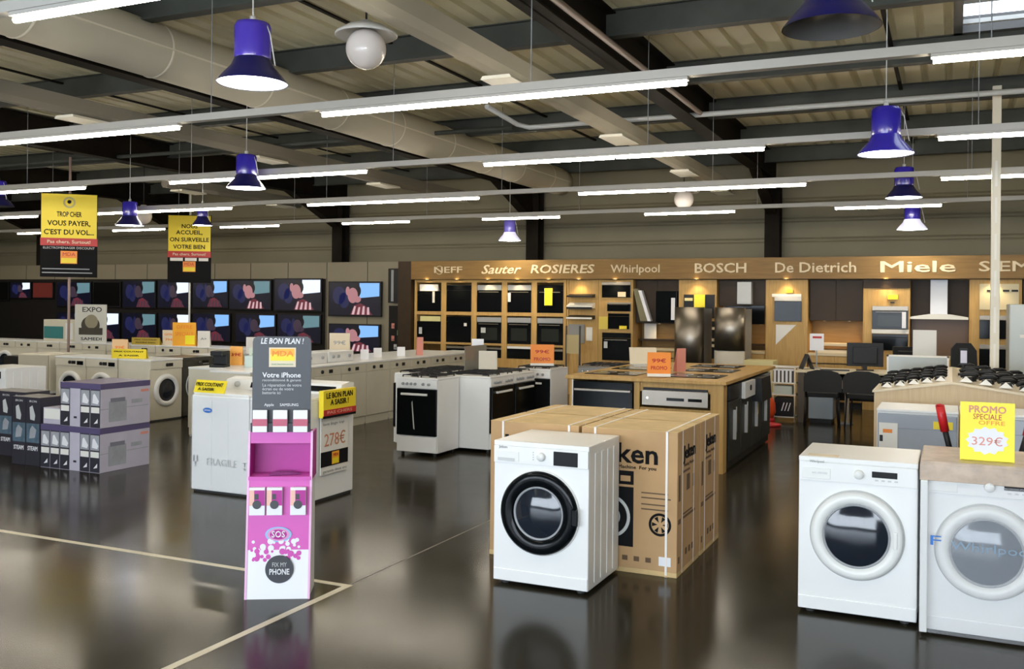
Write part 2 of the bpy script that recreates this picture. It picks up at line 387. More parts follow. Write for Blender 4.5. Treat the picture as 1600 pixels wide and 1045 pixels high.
VIEW = {3.45: (-4.6, -1.5), 6.15: (-8.8, 2.0), 9.0: (-13.3, 2.8), 11.8: (-17.6, 2.8), 14.8: (-20, 3.5)}
for y, w_ in rails:
    st, cnt = spans(y)
    xs = sorted(x+q*S for x in st for q in range(cnt) if x+q*S < 4.5)
    inv = [x for x in xs if VIEW[y][0] <= x <= VIEW[y][1]]
    for xx in xs:
        if xx in inv: lab = 'lit fluorescent tube, %s from the left on the %s lighting rail' % (ON[inv.index(xx)], w_)
        else: lab = 'fluorescent tube outside the picture on the %s rail, %s from the left end' % (w_, ON[xs.index(xx)])
        if tproto is None:
            tproto = thing('tube_light', lab, 'tube light', (xx, y, ZT), 0, 'fluorescent tubes on the %s rail' % w_)
            bm = BM(); box(bm, 0.0, S, -0.03, 0.03, -0.022, -0.001); obj('housing', bm, RAIL, tproto)
            bm = BM(); cyl(bm, (0.012, 0, -0.038), (S-0.012, 0, -0.038), 0.017, 12); obj('tube', bm, TUBEM, tproto)
        else:
            dup(tproto, (xx, y, ZT), 0, lab, 'fluorescent tubes on the %s rail' % w_)

# ------------------------------------------------------------------ pendant lamps
def pendant(name, label, x, y, z, lit=True, tone=BLUE, low=NAVY, d=0.45, cone=None):
    t = thing('pendant_lamp', label, 'pendant lamp', (x, y, z), 0, None)
    r = d/2
    bm = BM(); lathe(bm, [(r, 0.0), (r*0.97, 0.012), (r*0.80, 0.06), (r*0.60, 0.11), (r*0.52, 0.15), (r*0.50, 0.16)], n=40); lathe(bm, [(r*0.985, 0.0), (r*0.78, 0.06), (r*0.5, 0.12), (0.0, 0.125)], n=40, mi=1); obj('lamp_shade', bm, [cone or low, LENS], t)
    bm = BM(); lathe(bm, [(r*0.50, 0.155), (r*0.515, 0.17), (r*0.515, 0.36), (r*0.47, 0.385), (0.02, 0.39), (0.0, 0.39)], n=40); obj('housing', bm, tone, t)
    bm = BM(); lathe(bm, [(r*0.955, 0.006), (r*0.955, 0.012), (0.0, 0.016)] if lit else [(r*0.5, 0.10), (0.0, 0.101)], n=40); obj('diffuser' if lit else 'reflector', bm, DIFFM if lit else LENS, t, label='lit white disc' if lit else 'unlit lens')
    bm = BM(); cyl(bm, (0, 0, 0.38), (0, 0, 0.43), 0.02, 12); cyl(bm, (0, 0, 0.42), (0, 0, 4.36-z), 0.005, 6); obj('cable', bm, LGREY, t)
    bm = BM(); tube(bm, [(r*0.5, 0, 0.36), (r*0.62, 0, 0.30), (r*0.8, 0, 0.10)], 0.004, 6); obj('safety_wire', bm, LGREY, t)
    if name in ('c', 'r3'):
        d_ = bpy.data.lights.new('pendant_lamp_light', 'SPOT'); d_.energy = 45; d_.color = (1.0, 0.86, 0.55); d_.spot_size = math.radians(165); d_.spot_blend = 0.5; d_.shadow_soft_size = 0.12
        o_ = bpy.data.objects.new('pendant_lamp_light', d_); C.objects.link(o_); o_.parent = t; o_.location = (0, 0, -0.01)
    return t
LBLUE = mat('sheer blue lacquer', (0.16, 0.13, 0.62), 0.3, coat=0.5)
LWH = mat('pale lilac shade', (0.66, 0.64, 0.86), 0.35, emit=(0.8, 0.8, 1.0), es=0.5)
pendant('l1', 'large blue pendant lamp with lit disc at upper left, in front of the round duct', -4.07, 4.84, 3.05, tone=mat('violet blue lacquer', (0.060, 0.035, 0.42), 0.22, coat=0.3))
pendant('big', 'unlit blue pendant lamp cut by the top edge of the picture', -0.52, 4.68, 2.97, lit=False)
pendant('r1', 'bright blue pendant lamp on the right, nearest of the lit three there', -0.5, 8.45, 2.93, cone=BLUE)
pendant('r2', 'dark blue pendant lamp on the right, middle of three in line', -0.55, 13.0, 3.05)
pendant('r3', 'small blue pendant lamp with pale shade above the large golden sign letters', -0.55, 15.9, 2.87, tone=BLUE, cone=LWH)
pendant('c', 'small blue pendant lamp with pale shade in front of a column above the oven wall', -7.42, 16.0, 2.83, tone=LBLUE, cone=LWH, d=0.42)
pendant('l2', 'dark blue pendant lamp with lit disc under the third rail at left', -7.39, 8.7, 2.96)
pendant('l3', 'dark blue pendant lamp right beside the left yellow banner', -12.05, 11.4, 2.86)
pendant('l4', 'small dark blue pendant lamp overlapping the right yellow banner', -12.13, 13.13, 3.0, d=0.36)
pendant('l5', 'dark blue pendant lamp cut by the left edge of the picture', -13.3, 10.0, 3.08, lit=False)
def globe(label, x, y, z, D=0.3):
    t = thing('globe_lamp', label, 'globe lamp', (x, y, z)); r = D/2
    bm = BM(); lathe(bm, [(0.0, 0.0)]+[(r*math.sin(a), r-r*math.cos(a)) for a in [PI*q/16 for q in range(1, 16)]]+[(0.0, 2*r)], n=36); obj('globe', bm, GLOBE, t)
    bm = BM(); lathe(bm, [(r*0.4, 2*r+0.015), (r*0.9, 2*r-0.01), (r*1.5, 2*r-0.055), (r*1.55, 2*r-0.05), (r*1.52, 2*r-0.035), (r*0.95, 2*r+0.02), (r*0.42, 2*r+0.035), (r*0.3, 2*r+0.06), (0, 2*r+0.06)], n=36); obj('saucer', bm, SAUCER, t)
    bm = BM(); cyl(bm, (0, 0, 2*r+0.05), (0, 0, 4.36-z), 0.008, 8); obj('cable', bm, BLACK, t)
globe('large white globe lamp with saucer near top centre, left of the pale box duct', -3.98, 6.0, 3.40)
globe('white globe lamp seen between the fourth and third rails, above the golden fascia', -3.97, 15.3, 3.24, 0.32)
globe('small white globe lamp at far left between the two yellow banners', -13.71, 13.3, 3.08)

# ------------------------------------------------------------------ front loading washers
def washer(label, loc, rz=0, w=0.6, h=0.85, d=0.55, style='black', group=None):
    """front face on local y=0, body behind"""
    t = thing('washing_machine', label, 'washing machine', loc, rz, group)
    bm = BM(); box(bm, -w/2, w/2, 0.0, d, 0.02, h-0.02, bev=0.008)
    for q in range(4):
        y0 = 0.10+q*0.11
        box(bm, w/2-0.002, w/2+0.004, y0, y0+0.045, 0.05, h-0.05, bev=0.003); box(bm, -w/2-0.004, -w/2+0.002, y0, y0+0.045, 0.05, h-0.05, bev=0.003)
    obj('body', bm, WHITE, t)
    obox('top_plate', (-w/2-0.001, w/2+0.001, -0.004, d, h-0.028, h), WHITE, t, 0.006)
    cz = 0.445; R = 0.245 if style == 'black' else 0.235; g = 0.150 if style == 'black' else 0.165
    cp = obox('control_panel', (-w/2+0.002, w/2-0.002, -0.010, 0.01, h-0.130, h-0.028), WHITE, t, 0.004)
    bm = BM(); box(bm, -w/2+0.02, -w/2+0.165, -0.014, -0.008, h-0.118, h-0.06, bev=0.003); obj('detergent_drawer', bm, WHITEP, t)
    bm = BM(); lathe(bm, [(0.0, -0.038), (0.021, -0.037), (0.024, -0.030), (0.026, -0.010)], axis='Y', c=(0.01, 0, h-0.078), n=28); box(bm, 0.0085, 0.0115, -0.040, -0.034, h-0.078, h-0.057); obj('dial', bm, WHITEP, t)
    if style == 'black': bm = BM(); box(bm, 0.085, 0.235, -0.0135, -0.006, h-0.122, h-0.040, bev=0.003)
    else: bm = BM(); box(bm, 0.075, 0.20, -0.0135, -0.006, h-0.088, h-0.056, bev=0.002)
    obj('display', bm, DISP, t)
    for q in range(4):
        bm = BM(); box(bm, 0.09+q*0.032, 0.107+q*0.032, -0.013, -0.008, h-0.106, h-0.098) if style != 'black' else box(bm, -0.045+q*0.0, -0.04, -0.013, -0.009, h-0.10+q*0.014, h-0.095+q*0.014)
        obj('button', bm, GREYP if style == 'black' else LGREY, t)
    ring = GLOSSB if style == 'black' else WHITEP
    bm = BM(); lathe(bm, [(R+0.006, 0.0), (R+0.005, -0.006), (R-0.002, -0.014)], axis='Y', c=(0, 0, cz), n=64); obj('door_bezel', bm, WHITE if style == 'black' else LGREY, t)
    bm = BM(); lathe(bm, [(R-0.002, -0.003), (R-0.004, -0.030), (R-0.022, -0.044), (g+0.020, -0.040), (g+0.004, -0.026), (g, -0.018)], axis='Y', c=(0, 0, cz), n=64); dr = obj('door', bm, ring, t)
    bm = BM(); lathe(bm, [(g+0.006, -0.030), (g+0.002, -0.034), (g-0.006, -0.026)], axis='Y', c=(0, 0, cz), n=64); obj('door_rim', bm, GREYP if style == 'black' else GREYP, dr)
    gm = PALEG if style == 'film' else DARKG
    bm = BM(); lathe(bm, [(g, -0.024), (g*0.95, -0.026), (g*0.85, -0.031), (g*0.7, -0.038), (g*0.5, -0.0455), (g*0.25, -0.050), (0.0, -0.0515)], axis='Y', c=(0, 0, cz), n=64); obj('door_glass', bm, gm, dr)
    bm = BM()
    if style == 'black': box(bm, R-0.035, R+0.004, -0.052, -0.03, cz-0.05, cz+0.05, bev=0.008)
    else: box(bm, R-0.05, R-0.03, -0.052, -0.038, cz-0.045, cz+0.045, bev=0.006)
    obj('door_handle', bm, GLOSSB if style == 'black' else WHITEP, dr)
    obox('kick_plate', (-w/2+0.004, w/2-0.004, -0.005, 0.01, 0.024, 0.092), WHITE, t, 0.003)
    for sx in (-1, 1):
        for yy in (0.05, d-0.05):
            bm = BM(); lathe(bm, [(0.024, 0.0), (0.024, 0.01), (0.012, 0.012), (0.012, 0.03)], c=(sx*(w/2-0.06), yy, 0), n=14); obj('foot', bm, RUBBER, t)
    return t
w1 = washer('white washing machine with black door ring standing against the brown cartons', (-2.165, 5.13, 0), 0, style='black')
w1.location.y = 5.13
text('Jeken', 0.022, GREYP, w1, (-0.235, -0.0145, 0.815), width=0.055)
obox('energy_label', (-0.27, -0.16, -0.0155, -0.0138, 0.733, 0.752), LGREY, w1)
# first washer keeps clear of the cartons
wA = washer('white washing machine with white door ring and bare top at right, not wrapped', (-0.445, 5.40, 0), 0, style='white')
text('Whirlpool', 0.020, GREYP, wA, (-0.205, -0.0145, 0.826), width=0.075)
text('6th SENSE', 0.014, LGREY, wA, (-0.19, -0.0155, 0.765), width=0.08)
obox('energy_sticker', (-0.26, -0.10, 0.02, 0.10, 0.850, 0.8512), CREAM, wA)
wB = washer('film wrapped washing machine with tan cardboard lid cut by the right edge', (0.175, 5.33, 0), 0, style='film')
bm = BM(); box(bm, -0.308, 0.308, -0.03, 0.57, 0.855, 0.885, bev=0.008); box(bm, -0.31, 0.31, -0.032, -0.018, 0.785, 0.87, bev=0.004); box(bm, -0.31, -0.298, -0.03, 0.57, 0.80, 0.87, bev=0.003); box(bm, 0.298, 0.31, -0.03, 0.57, 0.80, 0.87, bev=0.003)
obj('cardboard_lid', bm, TANW, wB)
bm = BM(); box(bm, -0.306, 0.306, -0.070, -0.0695, 0.025, 0.785); box(bm, -0.307, -0.3065, -0.07, 0.56, 0.025, 0.85)
obj('packing_film', bm, FILM, wB)
obox('polystyrene_post', (-0.335+0.03, -0.27, -0.062, -0.02, 0.02, 0.79), WHITEP, wB, 0.005)
obox('printed_label', (0.19, 0.30, -0.0725, -0.0705, 0.155, 0.255), BWHITE, wB)
bm = BM(); box(bm, 0.195, 0.295, -0.0735, -0.072, 0.20, 0.250); obj('label_band', bm, mat('navy print', (0.04, 0.05, 0.12), 0.5), wB); obox('label_stripe', (0.195, 0.295, -0.0735, -0.072, 0.160, 0.172), RED, wB)
text('F', 0.07, BLUEP, wB, (-0.235, -0.0715, 0.49), name='film_print', width=0.05); text('Whirlpool', 0.06, mat('pale blue print', (0.22, 0.32, 0.42), 0.5), wB, (0.02, -0.0715, 0.475), name='film_print', width=0.36)
# price sign on washer B
t = thing('price_sign', 'bright yellow price card standing on the cardboard lid', 'price sign', (0.175, 5.42, 0.885), 0)
bm = BM(); box(bm, -0.125, 0.125, 0, 0.004, 0.0, 0.30, bev=0.001); box(bm, -0.12, 0.12, 0.0, 0.06, 0, 0.003); o = obj('card', bm, YELB, t)
bm = BM(); n = 26; prism(bm, [((0.10 if k % 2 else 0.085)*math.cos(2*PI*k/n), 0.105+(0.072 if k % 2 else 0.060)*math.sin(2*PI*k/n)) for k in range(n)], -0.0005, -0.002); obj('starburst', bm, BWHITE, t)
text('PROMO', 0.05, PINKP, t, (0, -0.0015, 0.262), width=0.17, bold=0.001); text('SPECIALE', 0.04, RED, t, (0, -0.0015, 0.225), width=0.13); text('OFFRE', 0.03, ORG, t, (0.02, -0.0015, 0.195), width=0.12)
text('329€', 0.06, PINKP, t, (0, -0.0035, 0.10), width=0.14)

# ------------------------------------------------------------------ pallet of cartons
def carton(label, x, y, big):
    t = thing('carton', label, 'carton', (x, y, 0), 0, None); W, D, H = 0.625, 0.555, 0.885
    bm = BM(); box(bm, -W/2, W/2, 0, D, 0.012, H, bev=0.006); obj('box', bm, [CARD], t)
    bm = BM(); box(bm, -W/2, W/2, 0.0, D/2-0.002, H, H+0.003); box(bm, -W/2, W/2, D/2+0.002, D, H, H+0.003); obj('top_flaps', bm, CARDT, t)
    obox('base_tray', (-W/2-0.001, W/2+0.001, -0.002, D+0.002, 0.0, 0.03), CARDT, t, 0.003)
    if big:
        text('Jeken', 0.17, INK, t, (-0.01, -0.0015, 0.735), width=0.42, bold=0.004)
        text('Washing Machine  For you', 0.03, INK, t, (-0.01, -0.0015, 0.655), width=0.38, bold=0.001)
        bm = BM(); box(bm, -0.27, 0.035, -0.0015, 0.0, 0.545, 0.63); obj('printed_panel', bm, INK, t); obox('printed_display', (-0.05, 0.015, -0.003, -0.001, 0.565, 0.60), CARD, t)
        bm = BM(); box(bm, -0.27, 0.035, -0.0015, 0.0, 0.16, 0.53); lathe(bm, [(0.115, -0.002), (0.125, -0.0035), (0.135, -0.002)], axis='Y', c=(-0.12, 0, 0.34), n=40, mi=1); lathe(bm, [(0.06, -0.002), (0.066, -0.003), (0.07, -0.002)], axis='Y', c=(-0.12, 0, 0.34), n=32, mi=1); obj('printed_machine', bm, [INK, LGREY], t)
        for q, (a, zz) in enumerate(((0.20, 0.50), (0.22, 0.47), (0.19, 0.43), (0.20, 0.40))):
            obox('print_line', (0.085, 0.085+a*0.85, -0.0012, 0.0, zz, zz+0.008), INKB, t)
        bm = BM(); lathe(bm, [(0.055, -0.0004), (0.056, -0.0016), (0.070, -0.0016), (0.071, -0.0004)], axis='Y', c=(0.205, 0, 0.315), n=36, smooth=False)
        for a in range(0, 360, 60):
            a0 = math.radians(a); prism(bm, [(0.205+0.015*math.cos(a0), 0.315+0.015*math.sin(a0)), (0.205+0.052*math.cos(a0-0.25), 0.315+0.052*math.sin(a0-0.25)), (0.205+0.052*math.cos(a0+0.25), 0.315+0.052*math.sin(a0+0.25))], -0.0003, -0.0016)
        obj('round_emblem', bm, INK, t)
        for q in range(6):
            obox('handling_mark', (-0.26+q*0.075, -0.225+q*0.075, -0.0012, 0, 0.075, 0.105), INKB, t)
        obox('white_label', (0.20, 0.275, -0.003, 0, 0.065, 0.12), BWHITE, t)
    # right-hand side print
    r = W/2
    text('Jeken', 0.12, INK, t, (r+0.0015, 0.29, 0.74), rot=(PI/2, 0, PI/2), width=0.30, bold=0.003)
    text('Washing Machine', 0.03, INKB, t, (r+0.0015, 0.28, 0.665), rot=(PI/2, 0, PI/2), width=0.26)
    bm = BM()
    for y0, y1, z0, z1 in ((0.12, 0.30, 0.62, 0.635), (0.22, 0.30, 0.50, 0.60), (0.38, 0.42, 0.50, 0.58), (0.03, 0.07, 0.46, 0.62), (0.02, 0.08, 0.32, 0.35), (0.14, 0.44, 0.335, 0.35), (0.14, 0.36, 0.36, 0.37), (0.2, 0.24, 0.10, 0.14), (0.28, 0.32, 0.10, 0.14), (0.36, 0.40, 0.10, 0.14), (0.03, 0.06, 0.08, 0.12)):
        bm = BM(); box(bm, r-0.001, r+0.0012, y0, y1, z0, z1); obj('print_mark', bm, INKB, t)
    bm = BM(); xs = 0.245
    box(bm, xs-0.008, xs+0.008, -0.004, D+0.003, 0, 0.001) ; box(bm, xs-0.007, xs+0.007, -0.0045, -0.002, 0.01, H+0.005); box(bm, xs-0.007, xs+0.007, -0.0045, D, H+0.003, H+0.0055)
    for yy in (0.115, 0.40): box(bm, r+0.001, r+0.003, yy-0.005, yy+0.005, 0.01, H+0.005); pass
    obj('packing_strap', bm, STRAP, t); bm = BM(); xs = -0.22; box(bm, xs-0.007, xs+0.007, -0.0045, -0.002, 0.01, H+0.005); box(bm, xs-0.007, xs+0.007, -0.0045, D, H+0.003, H+0.0055)
    obj('packing_strap', bm, STRAP, t)
    return t
for x, y, l in ((-2.455, 5.70, 'brown washing machine carton at front left, mostly behind the black ringed washer'), (-1.8125, 5.70, 'brown washing machine carton at front right of the four, printed in big black letters'), (-2.455, 6.29, 'brown washing machine carton at back left of the block of four'), (-1.8125, 6.29, 'brown washing machine carton at back right of the block of four')):
    carton(l, x, y, y < 6)

# ------------------------------------------------------------------ sack truck
t = thing('hand_truck', 'hand truck with two red grips leaning behind the film wrapped washer', 'hand truck', (0.20, 6.5, 0))
for s in (-1, 1):
    bm = BM(); tube(bm, [(s*0.19, 0.0, 0.03), (s*0.19, 0.02, 0.62), (s*0.20, 0.03, 0.80), (s*0.235, 0.0, 0.95)], 0.018, 10); hb = obj('side_rail', bm, BLACK, t)
    bm = BM(); tube(bm, [(s*0.225, 0.01, 0.90), (s*0.255, -0.02, 1.06)], 0.026, 12); lathe(bm, [(0.0, 0.012), (0.022, 0.006), (0.026, 0)], c=(s*0.255, -0.02, 1.06), n=12); obj('grip', bm, REDG, hb)
    bm = BM(); lathe(bm, [(0.0, -0.03), (0.06, -0.03), (0.10, -0.02), (0.10, 0.02), (0.06, 0.03), (0.0, 0.03)], axis='X', c=(s*0.25, 0.09, 0.10), n=24); obj('wheel', bm, RUBBER, t)
bm = BM(); box(bm, -0.19, 0.19, -0.006, 0.008, 0.25, 0.28); box(bm, -0.19, 0.19, 0.0, 0.03, 0.58, 0.61); obj('cross_bar', bm, BLACK, t)
obox('toe_plate', (-0.2, 0.2, -0.22, 0.01, 0.0, 0.012), BLACK, t); bm = BM(); cyl(bm, (-0.25, 0.09, 0.10), (0.25, 0.09, 0.10), 0.01); obj('axle', bm, CHROME, t)

# ------------------------------------------------------------------ wrapped dishwashers in front of the gable counter
def wrapped_front(label, x, y):
    t = thing('dishwasher', label, 'dishwasher', (x, y, 0), 0, 'wrapped dishwashers before the beech counter')
    obox('body', (-0.298, 0.298, 0.02, 0.58, 0.02, 0.83), WHITEP, t, 0.006); obox('worktop', (-0.30, 0.30, 0.0, 0.60, 0.83, 0.85), WHITE, t, 0.006)
    obox('door', (-0.29, 0.29, 0.0, 0.02, 0.12, 0.815), BGREY, t, 0.006); obox('kick_plate', (-0.28, 0.28, 0.03, 0.05, 0.0, 0.11), BLACK, t)
    obox('control_panel', (-0.285, 0.285, -0.004, 0.004, 0.70, 0.81), BGREY, t, 0.003)
    return t
e = wrapped_front('blue grey fronted dishwasher with energy label, behind the bare topped washer', -0.235, 8.22)
bm = BM(); box(bm, -0.28, -0.14, -0.008, -0.0045, 0.52, 0.74); box(bm, -0.25, -0.18, -0.0095, -0.007, 0.66, 0.69, mi=1); box(bm, -0.275, -0.25, -0.0095, -0.007, 0.59, 0.64, mi=2); obj('energy_label', bm, [PAPER, ORG, BLACK], e)
obox('yellow_sticker', (0.12, 0.26, -0.008, -0.0035, 0.71, 0.77), YEL, e)
e2 = wrapped_front('blue grey fronted dishwasher behind the yellow price card, at the right edge', 0.375, 8.22)
wrapped_front('blue grey fronted dishwasher standing outside the picture on the right', 0.985, 8.22) if False else None

# gable-topped beech display counter
t = thing('display_counter', 'pale beech display counter with low gable top carrying black gadgets', 'display counter', (0, 9.2, 0))
bm = BM(); prism(bm, [(-0.62, 0.0), (-0.62, 0.90), (0.02, 1.0), (1.5, 0.80), (1.5, 0.0)], 0.0, 2.4, 'Y'); obj('carcass', bm, BEECH, t)
bm = BM(); prism(bm, [(-0.635, 0.898), (-0.635, 0.915), (0.02, 1.018), (1.515, 0.818), (1.515, 0.80), (0.02, 1.0)], -0.015, 2.42, 'Y'); obj('sloping_top', bm, mat('pale counter top', (0.74, 0.62, 0.42), 0.35, noise=0.05), t)
def topz(x): return 0.004+(0.915+(x+0.635)/0.655*0.103) if x < 0.02 else 0.012+(1.018-(x-0.02)/1.495*0.2)
gp = None
def gadget(x, y, big, lab, g, rz):
    global gp
    if gp is None:
        t = thing('handset', lab, 'handset', (x, y, topz(x)), rz, g)
        bm = BM(); prism(bm, [(-0.04, 0.003), (0.04, 0.003), (0.032, 0.035), (-0.032, 0.035)], -0.03, 0.07, 'Y'); obj('cradle', bm, BLACK, t)
        bm = BM(); tube(bm, [(-0.06, 0.0, 0.04), (-0.03, 0.01, 0.055), (0.03, 0.03, 0.058), (0.06, 0.04, 0.042)], 0.016, 8); obj('receiver', bm, BLACK, t)
        bm = BM(); prism(bm, [(-0.045, 0.004), (0.045, 0.004), (0.0, 0.045)], -0.06, -0.056, 'Y'); box(bm, -0.045, 0.045, -0.075, -0.045, 0.001, 0.005); obj('price_ticket', bm, PAPER, t)
        gp = t; return t
    o = dup(gp, (x, y, topz(x)), rz, lab, g); o.scale = (big, big, big); return o
for r_, y in enumerate((9.42, 9.78, 10.2, 10.75)):
    for q in range(5):
        gadget(-0.53+q*0.112, y+0.02*q, 1.0, 'black handset on the left counter slope, %s row, %s from the left' % (ON[r_], ON[q]), None, 0.15)
for r_, y in enumerate((9.40, 9.75, 10.1, 10.5, 11.0)):
    for q in range(6):
        gadget(0.15+q*0.15+0.03*(r_ % 2), y, 1.15, 'black handset on the right counter slope, %s row, %s from the left' % (ON[r_], ON[q]), None, -0.3+0.1*q)
t = thing('demo_phone', 'taller black gadget on a stand left of the white pole base', 'gadget', (0.12, 10.2, topz(0.12)))
bm = BM(); box(bm, -0.05, 0.05, -0.05, 0.05, 0, 0.02, bev=0.004); cyl(bm, (0, 0, 0.02), (0, 0, 0.12), 0.012); box(bm, -0.035, 0.035, -0.012, 0.012, 0.10, 0.26, bev=0.004); obj('stand', bm, BLACK, t)
bm = BM(); box(bm, -0.028, 0.028, -0.014, -0.012, 0.12, 0.24); obj('screen', bm, LILAC, t)
t = thing('glass_panel', 'greyish glass panel in pale frame standing on left slope of the beech counter', 'display panel', (-0.32, 11.66, 0.90))
bm = BM(); box(bm, -0.32, 0.30, 0.0, 0.012, 0.0, 0.21); obj('pane', bm, mat('greyish screen', (0.34, 0.37, 0.35), 0.2), t)
bm = BM(); box(bm, -0.335, -0.315, -0.006, 0.016, -0.02, 0.23); box(bm, 0.29, 0.31, -0.006, 0.016, 0.0, 0.23); box(bm, -0.335, 0.31, -0.006, 0.016, 0.21, 0.23); obj('frame', bm, PAPER, t)
# pole
t = thing('power_pole', 'tall white square service pole rising from behind the counter to the roof', 'service pole', (0.44, 11.7, 0))
bm = BM(); box(bm, -0.045, 0.045, -0.045, 0.045, 0, 4.1, bev=0.005); obj('pole', bm, mat('cream pole paint', (0.70, 0.66, 0.54), 0.45), t)
for z in (1.0, 1.4, 1.8, 2.2, 2.6, 3.0): obox('slot', (-0.012, 0.012, -0.048, -0.04, z, z+0.28), PAPER, t)
# tall grey fridge beyond
t = thing('tall_refrigerator', 'tall frosted grey refrigerator right of the white pole', 'refrigerator', (0.95, 12.5, 0))
obox('body', (-0.33, 0.33, 0.03, 0.65, 0.04, 1.72), GREEN_GREY, t, 0.01); obox('lower_door', (-0.33, 0.33, -0.02, 0.028, 0.06, 0.78), GREEN_GREY, t, 0.012); obox('upper_door', (-0.33, 0.33, -0.02, 0.028, 0.79, 1.72), GREEN_GREY, t, 0.012)
obox('label', (-0.22, -0.12, -0.0215, -0.0195, 1.33, 1.37), PAPER, t); bm = BM(); cyl(bm, (0.28, -0.05, 0.95), (0.28, -0.05, 1.5), 0.01); cyl(bm, (0.28, -0.05, 1.0), (0.28, -0.02, 1.0), 0.007); cyl(bm, (0.28, -0.05, 1.45), (0.28, -0.02, 1.45), 0.007); obj('handle', bm, CHROME, t); obox('plinth', (-0.3, 0.3, 0.05, 0.6, 0, 0.04), BLACK, t)

# ------------------------------------------------------------------ promotional stand
t = thing('promotional_stand', 'tall magenta and charcoal cardboard stand with slanted white foot, nearest thing at left', 'display stand', (-3.40, 4.295, 0), math.radians(29.5))
W2 = 0.172
def sprism(bm, pts, x0, x1, mi=0): return prism(bm, pts, x0, x1, 'X', mi)
bm = BM(); sprism(bm, [(0, 0), (0, 0.005), (0.055, 0.655), (0.26, 0.655), (0.26, 0)], -W2, W2); obj('base', bm, BWHITE, t)
def onf(z): return 0.055*(z/0.655)   # y of the slanting front
bm = BM(); sprism(bm, [(onf(0.27)-0.0015, 0.27), (onf(0.655)-0.0015, 0.655), (onf(0.655), 0.655), (onf(0.27), 0.27)], -W2, W2); obj('pink_front', bm, MAGL, t)
bm = BM()
for q in range(46):
    x = random.uniform(-W2+0.02, W2-0.02); z = random.uniform(0.215, 0.33); r = random.uniform(0.006, 0.018)
    n = 10; yy = onf(z-r)-0.0012
    prism(bm, [(x+r*math.cos(2*PI*k/n), z+r*math.sin(2*PI*k/n)) for k in range(n)], yy, yy-0.0006, 'Y', 0 if z > 0.27 else 1)
obj('splash_dots', bm, [BWHITE, MAGL], t)
bm = BM(); z = 0.355
for r, mi in ((0.070, 0), (0.058, 1), (0.045, 2)):
    prism(bm, [(r*1.05*math.cos(2*PI*k/20)+0.0, z+r*0.62*math.sin(2*PI*k/20)) for k in range(20)], onf(0.305)-0.001*mi, onf(0.305)-0.001*mi-0.0015, 'Y', mi)
obj('splash_logo', bm, [mat('sky blue print', (0.30, 0.50, 0.75), 0.5), mat('rose print', (0.72, 0.30, 0.55), 0.5), MAG], t)
text('SOS', 0.05, BWHITE, t, (0, onf(0.305)-0.005, 0.355), width=0.075, bold=0.001)
bm = BM(); disc(bm, (0.01, 0.165), 0.078, 0.078, onf(0.085)-0.001, 32, t=0.002); obj('round_badge', bm, CHAR, t)
text('FIX MY', 0.035, LGREY, t, (0.01, onf(0.085)-0.0045, 0.19), width=0.08); text('PHONE', 0.045, BWHITE, t, (0.01, onf(0.085)-0.0045, 0.15), width=0.11, bold=0.0015)
# tray with packs
bm = BM()
for s in (-1, 1):
    x = s*W2; sprism(bm, [(0.055, 0.655), (0.075, 0.92), (0.26, 0.92), (0.26, 0.655)], x-0.006, x+0.006)
box(bm, -W2, W2, 0.20, 0.21, 0.655, 0.92); sprism(bm, [(0.070, 0.86), (0.078, 0.925), (0.085, 0.925), (0.078, 0.86)], -W2, W2)
obj('open_shelf', bm, MAG, t); obox('shelf_board', (-W2, W2, 0.045, 0.20, 0.655, 0.675), MAGL, t)
bm = BM(); sprism(bm, [(0.07, 0.86), (0.075, 0.93), (0.08, 0.93), (0.08, 0.86)], -W2, W2); obj('shelf_lip', bm, MAGL, t)
bm = BM()
for s in (-1, 1): sprism(bm, [(-0.004, 0.0), (0.05, 0.655), (0.07, 0.93), (0.078, 0.93), (0.06, 0.655), (0.01, 0.0)], s*(W2+0.002)-0.006, s*(W2+0.002)+0.006)
obj('side_edges', bm, mat('pale pink edge', (0.80, 0.45, 0.68), 0.5), t)
# header
bm = BM(); HY = 0.085; pts = [(-0.163, 0.90), (-0.163, 1.43), (-0.158, 1.45), (-0.14, 1.462), (0.14, 1.462), (0.158, 1.45), (0.163, 1.43), (0.163, 0.90)]
prism(bm, pts, HY, HY+0.012, 'Y'); obj('header_board', bm, CHAR, t)
text('LE BON PLAN !', 0.045, BWHITE, t, (0, HY-0.001, 1.435), width=0.24, bold=0.001, shear=0.2)
bm = BM(); box(bm, -0.072, 0.078, HY-0.002, HY-0.0005, 1.29, 1.40); box(bm, -0.064, 0.070, HY-0.0035, HY-0.0015, 1.36, 1.393, 1); box(bm, -0.064, 0.070, HY-0.0035, HY-0.0015, 1.325, 1.36, 2); obj('logo_patch', bm, [CREAM, AMB, YEL], t)
text('MDA', 0.042, ORG, t, (0.003, HY-0.005, 1.365), width=0.12, bold=0.002); text('ELECTROMENAGER', 0.012, GREENP, t, (0.003, HY-0.004, 1.305), width=0.12)
text('Votre iPhone', 0.04, BWHITE, t, (-0.0, HY-0.001, 1.243), width=0.215, bold=0.001); text('reconditionné & garanti', 0.02, LGREY, t, (-0.0, HY-0.001, 1.215), width=0.215)
text('La réparation de votre\nécran ou de votre\nbatterie ici', 0.024, LGREY, t, (-0.108, HY-0.001, 1.165), align='LEFT')
text('Apple     SAMSUNG', 0.022, BWHITE, t, (0, HY-0.001, 1.075), width=0.19)
bm = BM(); sprism(bm, [(HY-0.03, 0.925), (HY-0.035, 0.975), (HY, 0.975), (HY, 0.925)], -0.165, 0.165); obj('leaflet_pocket', bm, CHAR, t)
pk = None
